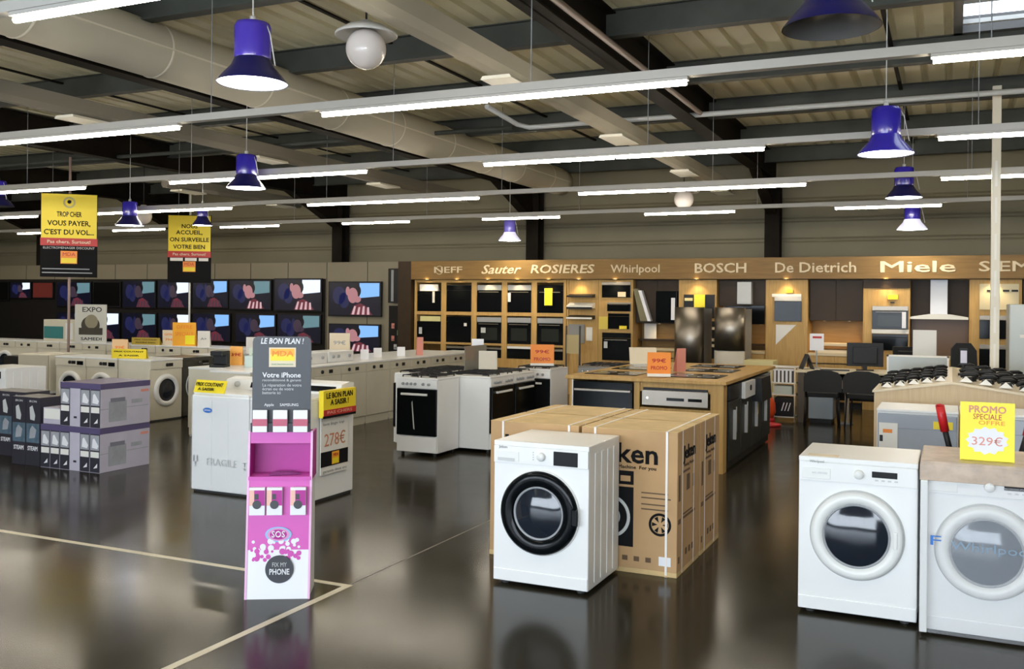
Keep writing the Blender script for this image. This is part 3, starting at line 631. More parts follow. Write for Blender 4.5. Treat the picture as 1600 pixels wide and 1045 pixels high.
for q in range(3):
    x = -0.112+q*0.112
    loc = Vector((-3.40, 4.295, 0)) + Matrix.Rotation(math.radians(29.5), 3, 'Z') @ Vector((x, HY-0.032, 0.945))
    lab = 'small white and red pack in the header of the magenta stand, %s' % ['left', 'middle', 'right'][q]
    if pk is None:
        pk = thing('accessory_pack', lab, 'pack', loc, math.radians(29.5), 'packs in the header of the magenta stand')
        bm = BM(); box(bm, -0.04, 0.04, -0.012, 0.004, -0.02, 0.105, bev=0.003); obj('carton', bm, BWHITE, pk)
        bm = BM(); box(bm, -0.0405, 0.0405, -0.0135, -0.0115, 0.015, 0.055); obj('band', bm, mat('raspberry print', (0.50, 0.10, 0.16), 0.5), pk)
    else: dup(pk, loc, math.radians(29.5), lab)
pk = None
for q, x in enumerate((-0.118, -0.022, 0.108)):
    loc = Vector((-3.40, 4.295, 0)) + Matrix.Rotation(math.radians(29.5), 3, 'Z') @ Vector((x, onf(0.545)-0.034, 0.465))
    lab = 'pink and white repair kit hanging on the front of the magenta stand, %s' % ['left', 'middle', 'right'][q]
    if pk is None:
        pk = thing('repair_kit', lab, 'pack', loc, math.radians(29.5), 'repair kits on the front of the magenta stand')
        bm = BM(); box(bm, -0.043, 0.043, 0.0, 0.026, 0.0, 0.155, bev=0.002); obj('carton', bm, BWHITE, pk)
        bm = BM(); box(bm, -0.042, 0.042, -0.0015, 0.0005, 0.055, 0.14); box(bm, -0.042, -0.015, -0.0025, 0.0, 0.055, 0.14, 1); obj('front_print', bm, [MAG, mat('peach print', (0.85, 0.50, 0.40), 0.5)], pk)
        bm = BM(); disc(bm, (0.0, 0.06), 0.024, 0.024, -0.002, 20, t=0.0015); box(bm, -0.012, 0.008, -0.004, -0.002, 0.09, 0.12); obj('badge', bm, CHAR, pk)
    else: dup(pk, loc, math.radians(29.5), lab)
t2 = thing('leaflet', 'dark glossy leaflet lying on the open shelf of the magenta stand', 'leaflet', Vector((-3.40, 4.295, 0.677)) + Matrix.Rotation(math.radians(29.5), 3, 'Z') @ Vector((0.02, 0.12, 0)), math.radians(40))
bm = BM(); prism(bm, [(-0.09, 0.0), (-0.05, 0.015), (0.03, 0.012), (0.09, 0.0)], -0.03, 0.03, 'Y'); obj('sheet', bm, mat('plum print', (0.20, 0.02, 0.14), 0.3), t2)

# ------------------------------------------------------------------ pair of wrapped top loaders
def toploader(label, x, y, rz, w=0.625, group=None):
    t = thing('top_loading_washer', label, 'washing machine', (x, y, 0), rz, group)
    bm = BM(); box(bm, -w/2, w/2, 0.0, 0.62, 0.02, 0.845, bev=0.01)
    for q in (-0.09, 0.09): box(bm, q-0.004, q+0.004, -0.004, 0.001, 0.06, 0.80)
    obj('body', bm, WHITE, t); obox('lid', (-w/2+0.01, w/2-0.01, 0.01, 0.40, 0.845, 0.865), WHITE, t, 0.006)
    bm = BM(); prism(bm, [(0.40, 0.845), (0.44, 0.95), (0.56, 0.97), (0.62, 0.96), (0.62, 0.845)], -w/2, w/2, 'X'); obj('console', bm, WHITEP, t)
    bm = BM(); prism(bm, [(0.412, 0.885), (0.430, 0.93), (0.426, 0.932), (0.408, 0.887)], -0.02, w/2-0.05, 'X'); obj('display', bm, GLOSSB, t)
    bm = BM(); lathe(bm, [(0.0, 0.40), (0.025, 0.402), (0.027, 0.425)], axis='Y', c=(-0.17, 0, 0.91), n=20); obj('dial', bm, LGREY, t)
    obox('plinth', (-w/2+0.01, w/2-0.01, 0.02, 0.6, 0, 0.02), RUBBER, t)
    return t
a = toploader('film wrapped top loader with blue oval sticker and yellow card, left of pair', -5.695, 6.40, 0)
b = toploader('wrapped top loader with price poster on its right flank, behind the magenta stand', -5.06, 6.40, 0)
for m_, x in ((a, 0), (b, 0)):
    bm = BM(); box(bm, -0.316, 0.316, -0.006, -0.0055, 0.03, 0.83); obj('packing_film', bm, FILM, m_)
bm = BM(); disc(bm, (-0.13, 0.715), 0.05, 0.022, -0.008, 24, t=0.0015); obj('oval_sticker', bm, BLUEP, a); text('SAMSUNG', 0.02, BWHITE, a, (-0.13, -0.0105, 0.715), width=0.07)
text('FRAGILE', 0.09, LGREY, a, (0.03, -0.009, 0.27), width=0.33, name='grey_print'); text('||\n!', 0.06, GREYP, a, (-0.26, -0.009, 0.27), name='handling_mark', width=0.05); text('T\n*', 0.05, GREYP, a, (0.28, -0.009, 0.25), name='handling_mark', width=0.04)
text('FRAGILE', 0.09, LGREY, b, (-0.05, -0.009, 0.27), width=0.33, name='grey_print')
t = thing('price_sign', 'long yellow card lying against top edge of the wrapped pair at left', 'price sign', (-5.80, 6.385, 0.868), 0)
bm = BM(); prism(bm, [(0.0, 0.0), (-0.01, 0.0), (0.03, 0.105), (0.034, 0.105)], -0.17, 0.17, 'X'); obj('card', bm, YEL, t)
text('PRIX COUTANT', 0.045, INK, t, (0, -0.0005, 0.07), rot=(PI/2-0.36, 0, 0), width=0.30, bold=0.0015); text('A SAISIR', 0.035, INK, t, (-0.03, -0.0125, 0.03), rot=(PI/2-0.36, 0, 0), width=0.18, bold=0.001)
# poster on the flank
t = thing('price_poster', 'price poster reading 278 euros hung on flank of the wrapped pair', 'poster', (-4.742, 6.72, 0), PI/2)
obox('sheet', (-0.20, 0.19, -0.014, -0.006, 0.22, 0.86), PAPER, t); bm = BM(); box(bm, -0.22, 0.25, -0.05, -0.004, 0.70, 0.925, bev=0.002); obj('header_box', bm, YEL, t)
obox('red_band', (-0.215, 0.252, -0.0525, -0.0495, 0.715, 0.765), RED, t); obox('black_edge', (-0.22, 0.252, -0.052, -0.045, 0.695, 0.715), INK, t); obox('black_band', (-0.20, 0.19, -0.016, -0.013, 0.285, 0.41), INK, t)
bm = BM(); box(bm, -0.045, 0.055, -0.0185, -0.015, 0.295, 0.40); box(bm, -0.04, 0.05, -0.0195, -0.018, 0.30, 0.345, 1); obj('logo_patch', bm, [AMB, YEL], t)
text('LE BON PLAN\nA SAISIR !', 0.065, INK, t, (0.01, -0.0525, 0.85), width=0.38, bold=0.001); text('PAS CHERS', 0.035, PINKP, t, (0.01, -0.054, 0.74), width=0.36, bold=0.001)
text('278€', 0.15, mat('rust handwriting', (0.55, 0.22, 0.12), 0.6), t, (0.0, -0.0155, 0.50), width=0.30); text('lave linge top', 0.035, GREYP, t, (-0.02, -0.0155, 0.64), width=0.3); text('MDA', 0.035, RED, t, (0.005, -0.021, 0.372), width=0.07)
text('garantie deux ans', 0.035, GREYP, t, (0.0, -0.0155, 0.245), width=0.34)

# ------------------------------------------------------------------ stack of small cartons at left
proto = {}
def icarton(kind, x, y, z, label, group):
    if kind in proto: return dup(proto[kind], (x, y, z), 0, label, group)
    t = thing('small_carton', label, 'carton', (x, y, z), 0, group)
    if kind == 'tall':
        W_, D_, H_ = 0.195, 0.30, 0.68
        bm = BM(); box(bm, 0, W_, 0, D_, 0, H_, bev=0.003); obj('box', bm, DARKC, t)
        obox('printed_picture', (0.008, W_-0.008, -0.0015, 0, 0.23, 0.42), TEALC, t); bm = BM(); prism(bm, [(0.05, 0.27), (0.13, 0.28), (0.15, 0.36), (0.09, 0.40), (0.06, 0.36)], -0.0012, -0.003, 'Y'); obj('printed_shape', bm, GREYC, t)
        text('STEAM', 0.06, BWHITE, t, (W_/2, -0.0012, 0.17), width=0.14, bold=0.001); bm = BM(); prism(bm, [(0.06, 0.46), (0.12, 0.45), (0.13, 0.50), (0.09, 0.60), (0.05, 0.58)], -0.0003, -0.0015, 'Y'); obj('printed_iron', bm, LGREY, t)
        text('IRON', 0.03, LGREY, t, (W_/2, -0.0012, 0.64), width=0.10)
    else:
        W_, D_, H_ = 0.133, 0.62, 0.425
        bm = BM(); box(bm, 0, W_, 0, D_, 0, H_, bev=0.003); obj('box', bm, LILAC, t)
        if kind == 'iron':
            obox('dark_end_print', (0.002, W_-0.002, -0.001, 0, 0.004, H_-0.004), DARKC, t)
            obox('printed_picture', (0.01, W_-0.01, -0.0025, -0.001, 0.215, 0.36), GREYC, t); obox('white_panel', (0.012, W_-0.012, -0.003, -0.001, 0.145, 0.20), PAPER, t)
            bm = BM(); prism(bm, [(0.03, 0.24), (0.10, 0.23), (0.115, 0.26), (0.06, 0.33), (0.04, 0.32)], -0.0025, -0.004, 'Y'); obj('printed_iron', bm, BWHITE, t)
            bm = BM(); prism(bm, [(0.05, 0.04), (0.10, 0.05), (0.10, 0.09)], -0.0012, -0.003, 'Y'); obj('printed_tip', bm, BWHITE, t)
        else: obox('printed_window', (0.05, 0.09, -0.0015, 0, 0.08, 0.10), DARKC, t)
        obox('dark_top_edge', (-0.001, W_+0.001, -0.0015, D_+0.001, H_-0.055, H_+0.001), mat('violet print', (0.10, 0.08, 0.17), 0.4), t)
        obox('printed_machine', (W_-0.001, W_+0.0015, 0.10, 0.32, 0.05, 0.25), GREYC, t); obox('printed_top', (W_-0.001, W_+0.0025, 0.12, 0.30, 0.24, 0.28), mat('slate print', (0.20, 0.20, 0.24), 0.5), t)
        obox('printed_line', (W_-0.001, W_+0.0013, 0.0, 0.6, 0.175, 0.182), GREYC, t); obox('printed_text', (W_-0.001, W_+0.0013, 0.38, 0.52, 0.21, 0.25), GREYC, t); obox('red_mark', (W_-0.001, W_+0.0015, 0.50, 0.60, 0.315, 0.34), PINKP, t)
    proto[kind] = t; return t
ORD = ['rightmost', 'second from the right', 'third from the right', 'fourth from the right', 'fifth from the right', 'sixth from the right']
for lv in range(2):
    for q in range(6 if lv == 0 else 4):
        icarton('pale' if q == 2 else 'iron', -7.37-0.135*(q+1), 6.64, 0.428*lv, ('lilac ended' if q == 2 else 'dark ended')+' narrow carton in the %s tier, %s' % (['bottom', 'top'][lv], ORD[q]), None)
for q in range(2): icarton('tall', -8.59+q*0.20, 6.64, 0.0, 'tall dark steam iron carton at left end of the stack, %s of two' % ['left', 'right'][q], None)
for q in range(3): icarton('tall', -8.99-q*0.20, 6.95, 0.0, 'tall dark carton left of the carton stack by the picture edge, %s' % ['rightmost', 'middle', 'leftmost'][q], None)
t = thing('small_carton', 'small white and lilac carton lying on the bottom tier of narrow cartons', 'carton', (-8.17, 6.66, 0.4295)); obox('box', (0, 0.24, 0, 0.3, 0, 0.16), LILAC, t, 0.003); obox('white_panel', (0.01, 0.23, -0.002, 0, 0.05, 0.15), PAPER, t)

# ------------------------------------------------------------------ cookers
def cooker(label, x, y, rz, w=0.5, d=0.5, body=WHITE, lid=False, steel=False, group=None):
    t = thing('cooker', label, 'cooker', (x, y, 0), rz, group); h = 0.85
    bm = BM(); box(bm, -w/2, w/2, 0.015, d, 0.04, h-0.02, bev=0.006); obj('body', bm, body, t)
    hb = obox('hob', (-w/2-0.002, w/2+0.002, 0.0, d, h-0.02, h), WHITE if not steel else STEEL, t, 0.005)
    for sx in (-1, 1):
        bm = BM(); cx = sx*w*0.23
        for yy in (0.12, d-0.14):
            lathe(bm, [(0.0, h+0.012), (0.03, h+0.012), (0.045, h+0.002)], c=(cx, yy+0.02, 0), n=16)
        for yy in (0.06, 0.20, 0.34, d-0.05): box(bm, cx-w*0.19, cx+w*0.19, yy-0.004, yy+0.004, h+0.018, h+0.028)
        for xx in (-w*0.19, 0, w*0.19): box(bm, cx+xx-0.004, cx+xx+0.004, 0.05, d-0.04, h+0.016, h+0.026)
        for xx in (-w*0.19, w*0.19):
            for yy in (0.05, d-0.05): box(bm, cx+xx-0.005, cx+xx+0.005, yy-0.005, yy+0.005, h, h+0.02)
        obj('pan_support', bm, BLACK, hb)
    obox('control_panel', (-w/2+0.003, w/2-0.003, -0.006, 0.02, h-0.115, h-0.022), body, t, 0.004)
    kx = [-0.17, -0.12, -0.07, -0.02, 0.08, 0.15] if w < 0.55 else [-0.22, -0.15, -0.08, 0.08, 0.15, 0.22]
    for xx in kx:
        bm = BM(); lathe(bm, [(0.0, -0.030), (0.013, -0.029), (0.016, -0.006)], axis='Y', c=(xx, 0, h-0.068), n=14); box(bm, xx-0.003, xx+0.003, -0.034, -0.02, h-0.082, h-0.054); obj('knob', bm, GREYP if not steel else CHROME, t)
    dr = obox('oven_door', (-w/2+0.006, w/2-0.006, -0.022, 0.014, 0.225, h-0.12), GLOSSB, t, 0.006)
    bm = BM(); box(bm, -w*0.36, w*0.36-0.03, -0.05, -0.036, 0.66, 0.685, bev=0.006); box(bm, -w*0.34, -w*0.31, -0.04, -0.02, 0.662, 0.683); box(bm, w*0.31-0.03, w*0.34-0.03, -0.04, -0.02, 0.662, 0.683); obj('door_handle', bm, WHITEP if not steel else CHROME, dr)
    obox('drawer', (-w/2+0.004, w/2-0.004, -0.010, 0.014, 0.045, 0.215), body, t, 0.005)
    for sx in (-1, 1):
        for yy in (0.05, d-0.05): bm = BM(); cyl(bm, (sx*(w/2-0.05), yy, 0), (sx*(w/2-0.05), yy, 0.045), 0.018, 10); obj('foot', bm, RUBBER, t)
    if lid:
        bm = BM(); box(bm, -w/2+0.01, w/2-0.01, d-0.02, d-0.012, h+0.005, h+0.30); box(bm, -w/2, w/2, d-0.024, d-0.008, h+0.0, h+0.02); obj('glass_lid', bm, mat('tinted lid glass', (0.20, 0.20, 0.17), 0.15), t)
    return t
c1 = cooker('white freestanding cooker with black oven door, nearest of the cookers', -5.25, 8.975, 0)
bm = BM(); prism(bm, [(-0.03, 0.30), (-0.015, 0.29), (-0.045, 0.60), (-0.055, 0.58)], -0.0225, -0.0245, 'Y'); o = obj('door_sticker', bm, LGREY, c1)
cooker('white cooker facing right, near one of two behind the nearest cooker', -4.62, 9.80, PI/2, 0.6, 0.6)
cooker('white cooker facing right, far one of two behind the nearest cooker', -4.62, 10.42, PI/2, 0.6, 0.6)
cooker('white cooker with raised glass lid backing onto the two right facing cookers', -5.86, 10.42, -PI/2, 0.6, 0.6, lid=True)
cooker('white cooker seen from behind, left of the pair facing right', -5.86, 9.80, -PI/2, 0.6, 0.6)
cooker('white cooker with black door facing camera beyond the pair, orange card on it', -4.78, 11.02, 0, 0.5, 0.6)
cooker('grey sided steel cooker right of the white cooker bearing the orange card', -4.20, 11.9, 0, 0.6, 0.6, GREYSIDE, False, True)

# ------------------------------------------------------------------ white rows
def simple_unit(label, loc, rz, kind, group):
    t = thing(kind, label, {'dishwasher': 'dishwasher', 'tumble_dryer': 'dryer', 'washing_machine': 'washing machine'}[kind], loc, rz, group)
    h, w, d = 0.85, 0.594, 0.6
    bm = BM(); box(bm, -w/2, w/2, 0.018, d, 0.02, h-0.02, bev=0.005); obj('body', bm, OFFW, t)
    obox('worktop', (-0.3, 0.3, 0.0, d, h-0.025, h), WHITE, t, 0.006)
    obox('control_panel', (-w/2, w/2, 0.004, 0.02, h-0.135, h-0.027), OFFW, t, 0.004)
    bm = BM(); box(bm, 0.03, 0.11, 0.0, 0.006, h-0.105, h-0.06); lathe(bm, [(0.0, -0.014), (0.022, -0.013), (0.024, 0.005)], axis='Y', c=(-0.12 if kind == 'dishwasher' else 0.0, 0, h-0.082), n=16); obj('controls', bm, BLACK, t)
    if kind == 'dishwasher':
        obox('door', (-w/2+0.002, w/2-0.002, 0.0, 0.018, 0.11, h-0.14), OFFW, t, 0.005); 
    else:
        bm = BM(); cz = 0.42
        lathe(bm, [(0.225, 0.018), (0.225, 0.0), (0.21, -0.018), (0.165, -0.016), (0.155, 0.0)], axis='Y', c=(0, 0, cz), n=40); obj('door', bm, WHITE, t)
        bm = BM(); lathe(bm, [(0.157, 0.0), (0.14, 0.01), (0.08, -0.012), (0.0, -0.022)], axis='Y', c=(0, 0, cz), n=32); obj('door_glass', bm, DARKG, t)
    obox('kick_plate', (-w/2+0.01, w/2-0.01, 0.02, 0.04, 0, 0.10), OFFW if kind == 'dishwasher' else RUBBER, t)
    return t
dwp = None
for q in range(10):
    lab = '%s white dishwasher from the near end of the long right facing row' % ON[q]
    if dwp is None: dwp = simple_unit(lab, (-7.27, 8.96, 0), PI/2, 'dishwasher', None)
    else: dup(dwp, (-7.27, 8.96+0.6*q, 0), PI/2, lab)
# row backing on to it
for q in range(9): dup(dwp, (-8.48, 9.26+0.6*q, 0), -PI/2, 'white dishwasher backing onto the long row, %s from the near end' % ON[q])
# corner block at left
cw = simple_unit('white washing machine with dark round door at the corner right of the carton stack', (-9.86, 10.02, 0), PI/2, 'washing_machine', None)
if 'group' in cw: del cw['group']
t = washer('dark grey washing machine between the corner washer and the wrapped pair', (-9.88, 10.64, 0), PI/2, style='white')
for o in [t]+list(t.children_recursive):
    if o.type == 'MESH':
        for i, m in enumerate(o.data.materials):
            if m in (WHITE, WHITEP): o.data.materials[i] = mat('graphite enamel', (0.05, 0.048, 0.040), 0.3)
for q in range(3): 
    dup(cw, (-9.86, 11.26+0.6*q, 0), PI/2, 'white washing machine beyond the graphite one, %s along, behind the wrapped pair' % ON[q])
for q in range(2):
    o = dup(cw, (-10.79-0.61*q, 9.72, 0), 0, 'white washing machine behind the carton stack, %s of two' % ['right', 'left'][q])
    o2 = obox('display', (0.14, 0.26, -0.003, 0.006, 0.735, 0.79), GLOSSB, o)
# second long row
for q in range(13):
    dup(cw if q % 3 else dwp, (-10.9-0.61*q, 12.95, 0), 0, 'white appliance in the far row before the televisions, %s from the right' % ON[q])
t = thing('compact_fridge', 'beige fronted compact fridge on white ledge left of the carton stack', 'fridge', (-12.14, 9.72, 0))
obox('cabinet', (-0.31, 0.31, 0.02, 0.6, 0.33, 0.86), OFFW, t, 0.008); obox('door', (-0.305, 0.305, -0.015, 0.018, 0.34, 0.85), mat('greige door', (0.52, 0.48, 0.37), 0.4), t, 0.008); obox('ledge', (-0.33, 0.33, -0.03, 0.6, 0.295, 0.33), WHITE, t, 0.004); obox('pedestal', (-0.31, 0.31, 0.01, 0.58, 0.0, 0.295), BLACK, t)
t = washer('white washing machine with dark door cut by the left edge', (-10.28, 7.62, 0), 0, style='black')
# dark gap between appliances, its shade made as an added black block
t = thing('dark_gap_block', 'added black block filling the dark gap between left edge washer and beige fridge', 'cabinet', (-12.75, 9.9, 0)); obox('body', (-0.25, 0.25, 0, 0.38, 0.0, 0.80), BLACK, t, 0.004); obox('door', (-0.24, 0.24, -0.015, 0, 0.05, 0.79), PANELD, t, 0.003)

# ------------------------------------------------------------------ cards and goods on top of the rows
def card(label, x, y, z, w, h, m, rz=0.0, lines=None, ink=INK, base=None, cat='price card', name='price_card'):
    t = thing(name, label, cat, (x, y, z), rz)
    bm = BM(); box(bm, -w/2, w/2, 0, 0.006, 0, h, bev=0.001); prism(bm, [(0.006, h), (0.006, h-0.004), (0.07, 0.0), (0.074, 0.0)], -w/2, w/2, 'X'); obj('card', bm, m, t)
    for q, (s, zz, ww) in enumerate(lines or []):
        text(s, 0.22*h, ink, t, (0, -0.001, h*zz), width=w*ww, bold=0.001)
    if base: obox('foot', (-w/2, w/2, -0.01, 0.08, 0, 0.03), base, t)
    return t
T = 0.85
card('long yellow card with black lettering on the washers behind the carton stack', -10.35, 9.80, 0.851, 0.50, 0.13, YEL, 0.35, [('PRIX COUTANT', .72, .85), ('A SAISIR', .3, .6)])
card('dull yellow strip card on the far row left of the beige tag', -13.3, 12.98, 0.85, 0.62, 0.13, mat('dull yellow', (0.50, 0.36, 0.05), 0.5), 0.1, [('PRIX COUTANT', .7, .8), ('MODELE EXPO', .3, .7)])
card('peach coloured tag standing beyond the yellow card at left', -10.95, 10.2, 0.851, 0.26, 0.24, mat('peach card', (0.75, 0.50, 0.28), 0.5), 0.2, [('99€', .5, .6)], ORG)
card('cream tag with red print left of the orange poster', -12.95, 13.2, 0.85, 0.26, 0.27, CREAM, 0.3, [('OFFRE', .7, .7), ('79€', .35, .6)], ORG)
t = card('bright orange poster card on the far row beneath the right yellow banner', -12.45, 13.05, 0.85, 0.44, 0.42, AMB, 0.3, [('OFFRE', .8, .7), ('SPECIALE', .5, .8)], ORG)
obox('yellow_corner', (0.02, 0.2, -0.004, -0.001, 0.03, 0.19), YELB, t)
card('small white card right of the orange poster', -11.95, 13.0, 0.85, 0.22, 0.28, PAPER, 0.4, [('A+', .5, .5)], GREYP)
card('leaning white leaflet holder above the graphite washer', -9.75, 11.7, 0.85, 0.24, 0.26, PAPER, 0.6, [], GREYP)
card('small orange and white card left of the charcoal header', -8.2, 9.5, 0.85, 0.16, 0.24, mat('orange card', (0.88, 0.42, 0.08), 0.5), 0.4, [('39€', .55, .8)], RED)
card('small white and green card beside the orange one', -8.0, 9.62, 0.85, 0.15, 0.22, mat('pale green card', (0.62, 0.70, 0.58), 0.5), 0.4, [('A++', .6, .7)], GREENP)
card('white card rising above the charcoal header', -8.1, 11.6, 0.85, 0.30, 0.36, CREAM, 0.4, [('99€', .6, .6)], GREYP)
card('white card leaning on the long row right of the charcoal header', -7.75, 9.8, 0.85, 0.15, 0.24, PAPER, 0.5, [])
card('tall white card behind cookers at mid picture', -5.37, 10.66, 0.88, 0.15, 0.34, BWHITE, 0.35, [('A+', .7, .4)], LGREY)
card('beige card in front of the tall white one on the cookers', -5.0, 10.2, 0.88, 0.22, 0.22, mat('greige card', (0.60, 0.55, 0.44), 0.5), 0.35, [])
card('pink slip leaning on the far end of the long row', -7.5, 12.9, 0.85, 0.10, 0.28, PINKP, 0.8, [])
card('orange price card on the cooker beyond the pair', -4.72, 11.20, 0.88, 0.30, 0.27, ORG, 0.35, [('99€', .65, .6), ('PROMO', .3, .7)], RED, PAPER)
t = thing('toaster_box', 'green and white carton with red ball shaped pack left of the charcoal header', 'carton', (-7.75, 9.35, 0.85), 0.4); obox('box', (-0.15, 0.15, 0, 0.15, 0, 0.14), mat('mint carton', (0.55, 0.66, 0.60), 0.5), t, 0.004); bm = BM(); lathe(bm, [(0, 0.14), (0.04, 0.15), (0.065, 0.19), (0.06, 0.23), (0.03, 0.26), (0, 0.265)], c=(0.06, 0.07, 0), n=20); obj('round_pack', bm, mat('salmon plastic', (0.62, 0.18, 0.14), 0.4), t)
t = thing('coffee_machine', 'small black machine on the row left of the charcoal header', 'coffee machine', (-8.12, 9.05, 0.85), 0.3); bm = BM(); box(bm, -0.09, 0.09, 0, 0.2, 0, 0.03, bev=0.004); box(bm, -0.09, 0.09, 0.10, 0.2, 0.03, 0.20, bev=0.01); box(bm, -0.08, 0.08, 0.0, 0.11, 0.14, 0.20, bev=0.01); obj('body', bm, BLACK, t)
t = thing('microwave_oven', 'white microwave with teal window at far left on the far row', 'microwave', (-15.55, 13.0, 0.85), 0.0)
obox('body', (-0.42, 0.42, 0, 0.38, 0, 0.42), OFFW, t, 0.01); obox('window', (-0.40, 0.12, -0.006, 0.0, 0.06, 0.29), mat('teal glass', (0.06, 0.22, 0.22), 0.15), t); obox('control_strip', (0.18, 0.38, -0.004, 0, 0.05, 0.36), WHITEP, t)
t = thing('show_poster', 'white framed poster with dark blurred portrait at far left', 'poster', (-14.7, 12.99, 0.85), 0.2)
bm = BM(); box(bm, -0.34, 0.34, 0, 0.015, 0, 0.72); obj('sheet', bm, mat('grey white sheet', (0.62, 0.62, 0.56), 0.5), t)
bm = BM(); disc(bm, (0.0, 0.33), 0.2, 0.17, -0.001); disc(bm, (0.02, 0.40), 0.14, 0.13, -0.0025, mi=1); box(bm, -0.25, 0.26, -0.004, -0.001, 0.15, 0.28, 0); obj('portrait', bm, [mat('sepia dark', (0.05, 0.045, 0.035), 0.5), mat('sepia mid', (0.28, 0.25, 0.17), 0.5)], t); text('EXPO', 0.13, CHAR, t, (0.03, -0.001, 0.62), width=0.42, bold=0.002); text('SAMEDI', 0.08, CHAR, t, (0.02, -0.001, 0.07), width=0.45, bold=0.002)
# raised consoles on the long row
for q, (y, l) in enumerate(((10.2, 'near'), (10.82, 'far'))):
    t = thing('compact_dryer', 'low white compact appliance with dark knobs on the long row, %s one' % l, 'compact appliance', (-7.52, y, 0.85), PI/2)
    obox('body', (-0.29, 0.29, 0.0, 0.35, 0, 0.15), WHITE, t, 0.015)
    for x in (-0.2, -0.08, 0.18): bm = BM(); lathe(bm, [(0, -0.02), (0.02, -0.019), (0.022, 0.0)], axis='Y', c=(x, 0, 0.08), n=14); obj('knob', bm, GREYP, t)
for q, (x, y) in enumerate(((-7.7, 12.0), (-7.6, 9.6), (-7.6, 12.5), (-7.6, 11.5))):
    card('small white ticket on the long row, %s' % ['two places before the pink slip', 'nearest the charcoal header', 'just before the pink slip', 'beyond the compact appliances'][q], x, y, 0.85, 0.12, 0.14, BWHITE, 0.6, [])

# ------------------------------------------------------------------ island of wood with built-in appliances
t = thing('kitchen_island', 'oak display island with built in appliances behind the brown cartons', 'kitchen island', (0, 0, 0))
bm = BM()
box(bm, -3.66, -3.62, 9.44, 12.3, 0, 0.88); box(bm, -2.16, -2.03, 9.44, 9.60, 0, 0.88); box(bm, -2.95, -2.89, 9.44, 9.6, 0, 0.88); box(bm, -3.62, -2.16, 9.46, 9.5, 0, 0.20); box(bm, -2.89, -2.16, 9.46, 9.5, 0.78, 0.88)
box(bm, -2.89, -2.16, 9.455, 9.5, 0.2, 0.62); box(bm, -3.62, -2.10, 10.2, 12.25, 0, 0.88)
obj('carcass', bm, OAK, t)
obox('worktop', (-3.70, -2.0, 9.41, 12.32, 0.88, 0.915), OAK, t, 0.004)
o = thing('built_in_oven', 'black glass oven with steel trim built into island front at left', 'oven', (-3.285, 9.44, 0)); obox('door', (-0.325, 0.325, -0.02, 0.02, 0.22, 0.86), GLOSSB, o, 0.005); bm = BM(); box(bm, -0.31, 0.31, -0.05, -0.035, 0.76, 0.785, bev=0.005); box(bm, -0.29, -0.27, -0.04, -0.02, 0.762, 0.782); box(bm, 0.27, 0.29, -0.04, -0.02, 0.762, 0.782); obj('handle', bm, STEEL, o); obox('body', (-0.3, 0.3, 0.021, 0.10, 0.24, 0.84), GREYSIDE, o); obox('trim', (-0.34, -0.327, -0.022, 0.02, 0.22, 0.87), PAPER, o)
o = thing('built_in_dishwasher', 'steel control panel of dishwasher built into island front at right', 'dishwasher', (-2.52, 9.44, 0)); obox('control_panel', (-0.34, 0.34, -0.025, 0.014, 0.645, 0.80), STEEL, o, 0.004); obox('display', (-0.08, 0.10, -0.028, -0.024, 0.70, 0.73), GLOSSB, o); obox('vent', (0.14, 0.28, -0.028, -0.024, 0.70, 0.73), GLOSSB, o); obox('recess', (-0.33, 0.33, -0.012, 0.012, 0.80, 0.825), BLACK, o); bm = BM(); cyl(bm, (-0.28, -0.03, 0.72), (-0.28, -0.02, 0.72), 0.012, 12); obj('button', bm, CHROME, o)
isd = None
for q in range(4):
    lab = ['first', 'second', 'third', 'fourth'][q]+' graphite dishwasher from the near end in the right side of the island'
    o = thing('dark_dishwasher', lab, 'dishwasher', (-2.01, 9.92+0.6*q, 0), PI/2, None)
    obox('body', (-0.295, 0.295, 0.02, 0.085, 0.02, 0.86), BLACK, o); obox('door', (-0.29, 0.29, 0.0, 0.02, 0.10, 0.70), mat('graphite door', (0.022, 0.026, 0.023), 0.4, spec=0.3), o, 0.004)
    if q == 1:
        obox('control_panel', (-0.29, 0.29, -0.04, 0.0, 0.68, 0.855), WHITE, o, 0.006); bm = BM(); cyl(bm, (0.0, -0.05, 0.78), (0.0, -0.04, 0.78), 0.03, 16); obj('dial', bm, BLACK, o)
    elif q == 2:
        bm = BM(); prism(bm, [(-0.12, 0.60), (-0.10, 0.86), (0.0, 0.86), (0.0, 0.60)], -0.29, 0.29, 'X'); obj('control_panel', bm, BLACK, o); obox('sticker', (-0.02, 0.1, -0.003, 0, 0.42, 0.55), YEL, o)
    else: obox('control_panel', (-0.29, 0.29, -0.004, 0.02, 0.71, 0.855), GREYP if q else BLACK, o, 0.003)
    obox('handle', (-0.11, -0.08, -0.03, 0.0, 0.30, 0.60), LGREY, o); 
    if q < 2: obox('vertical_strip', (0.03, 0.055, -0.006, 0.0, 0.36, 0.62), LGREY, o)
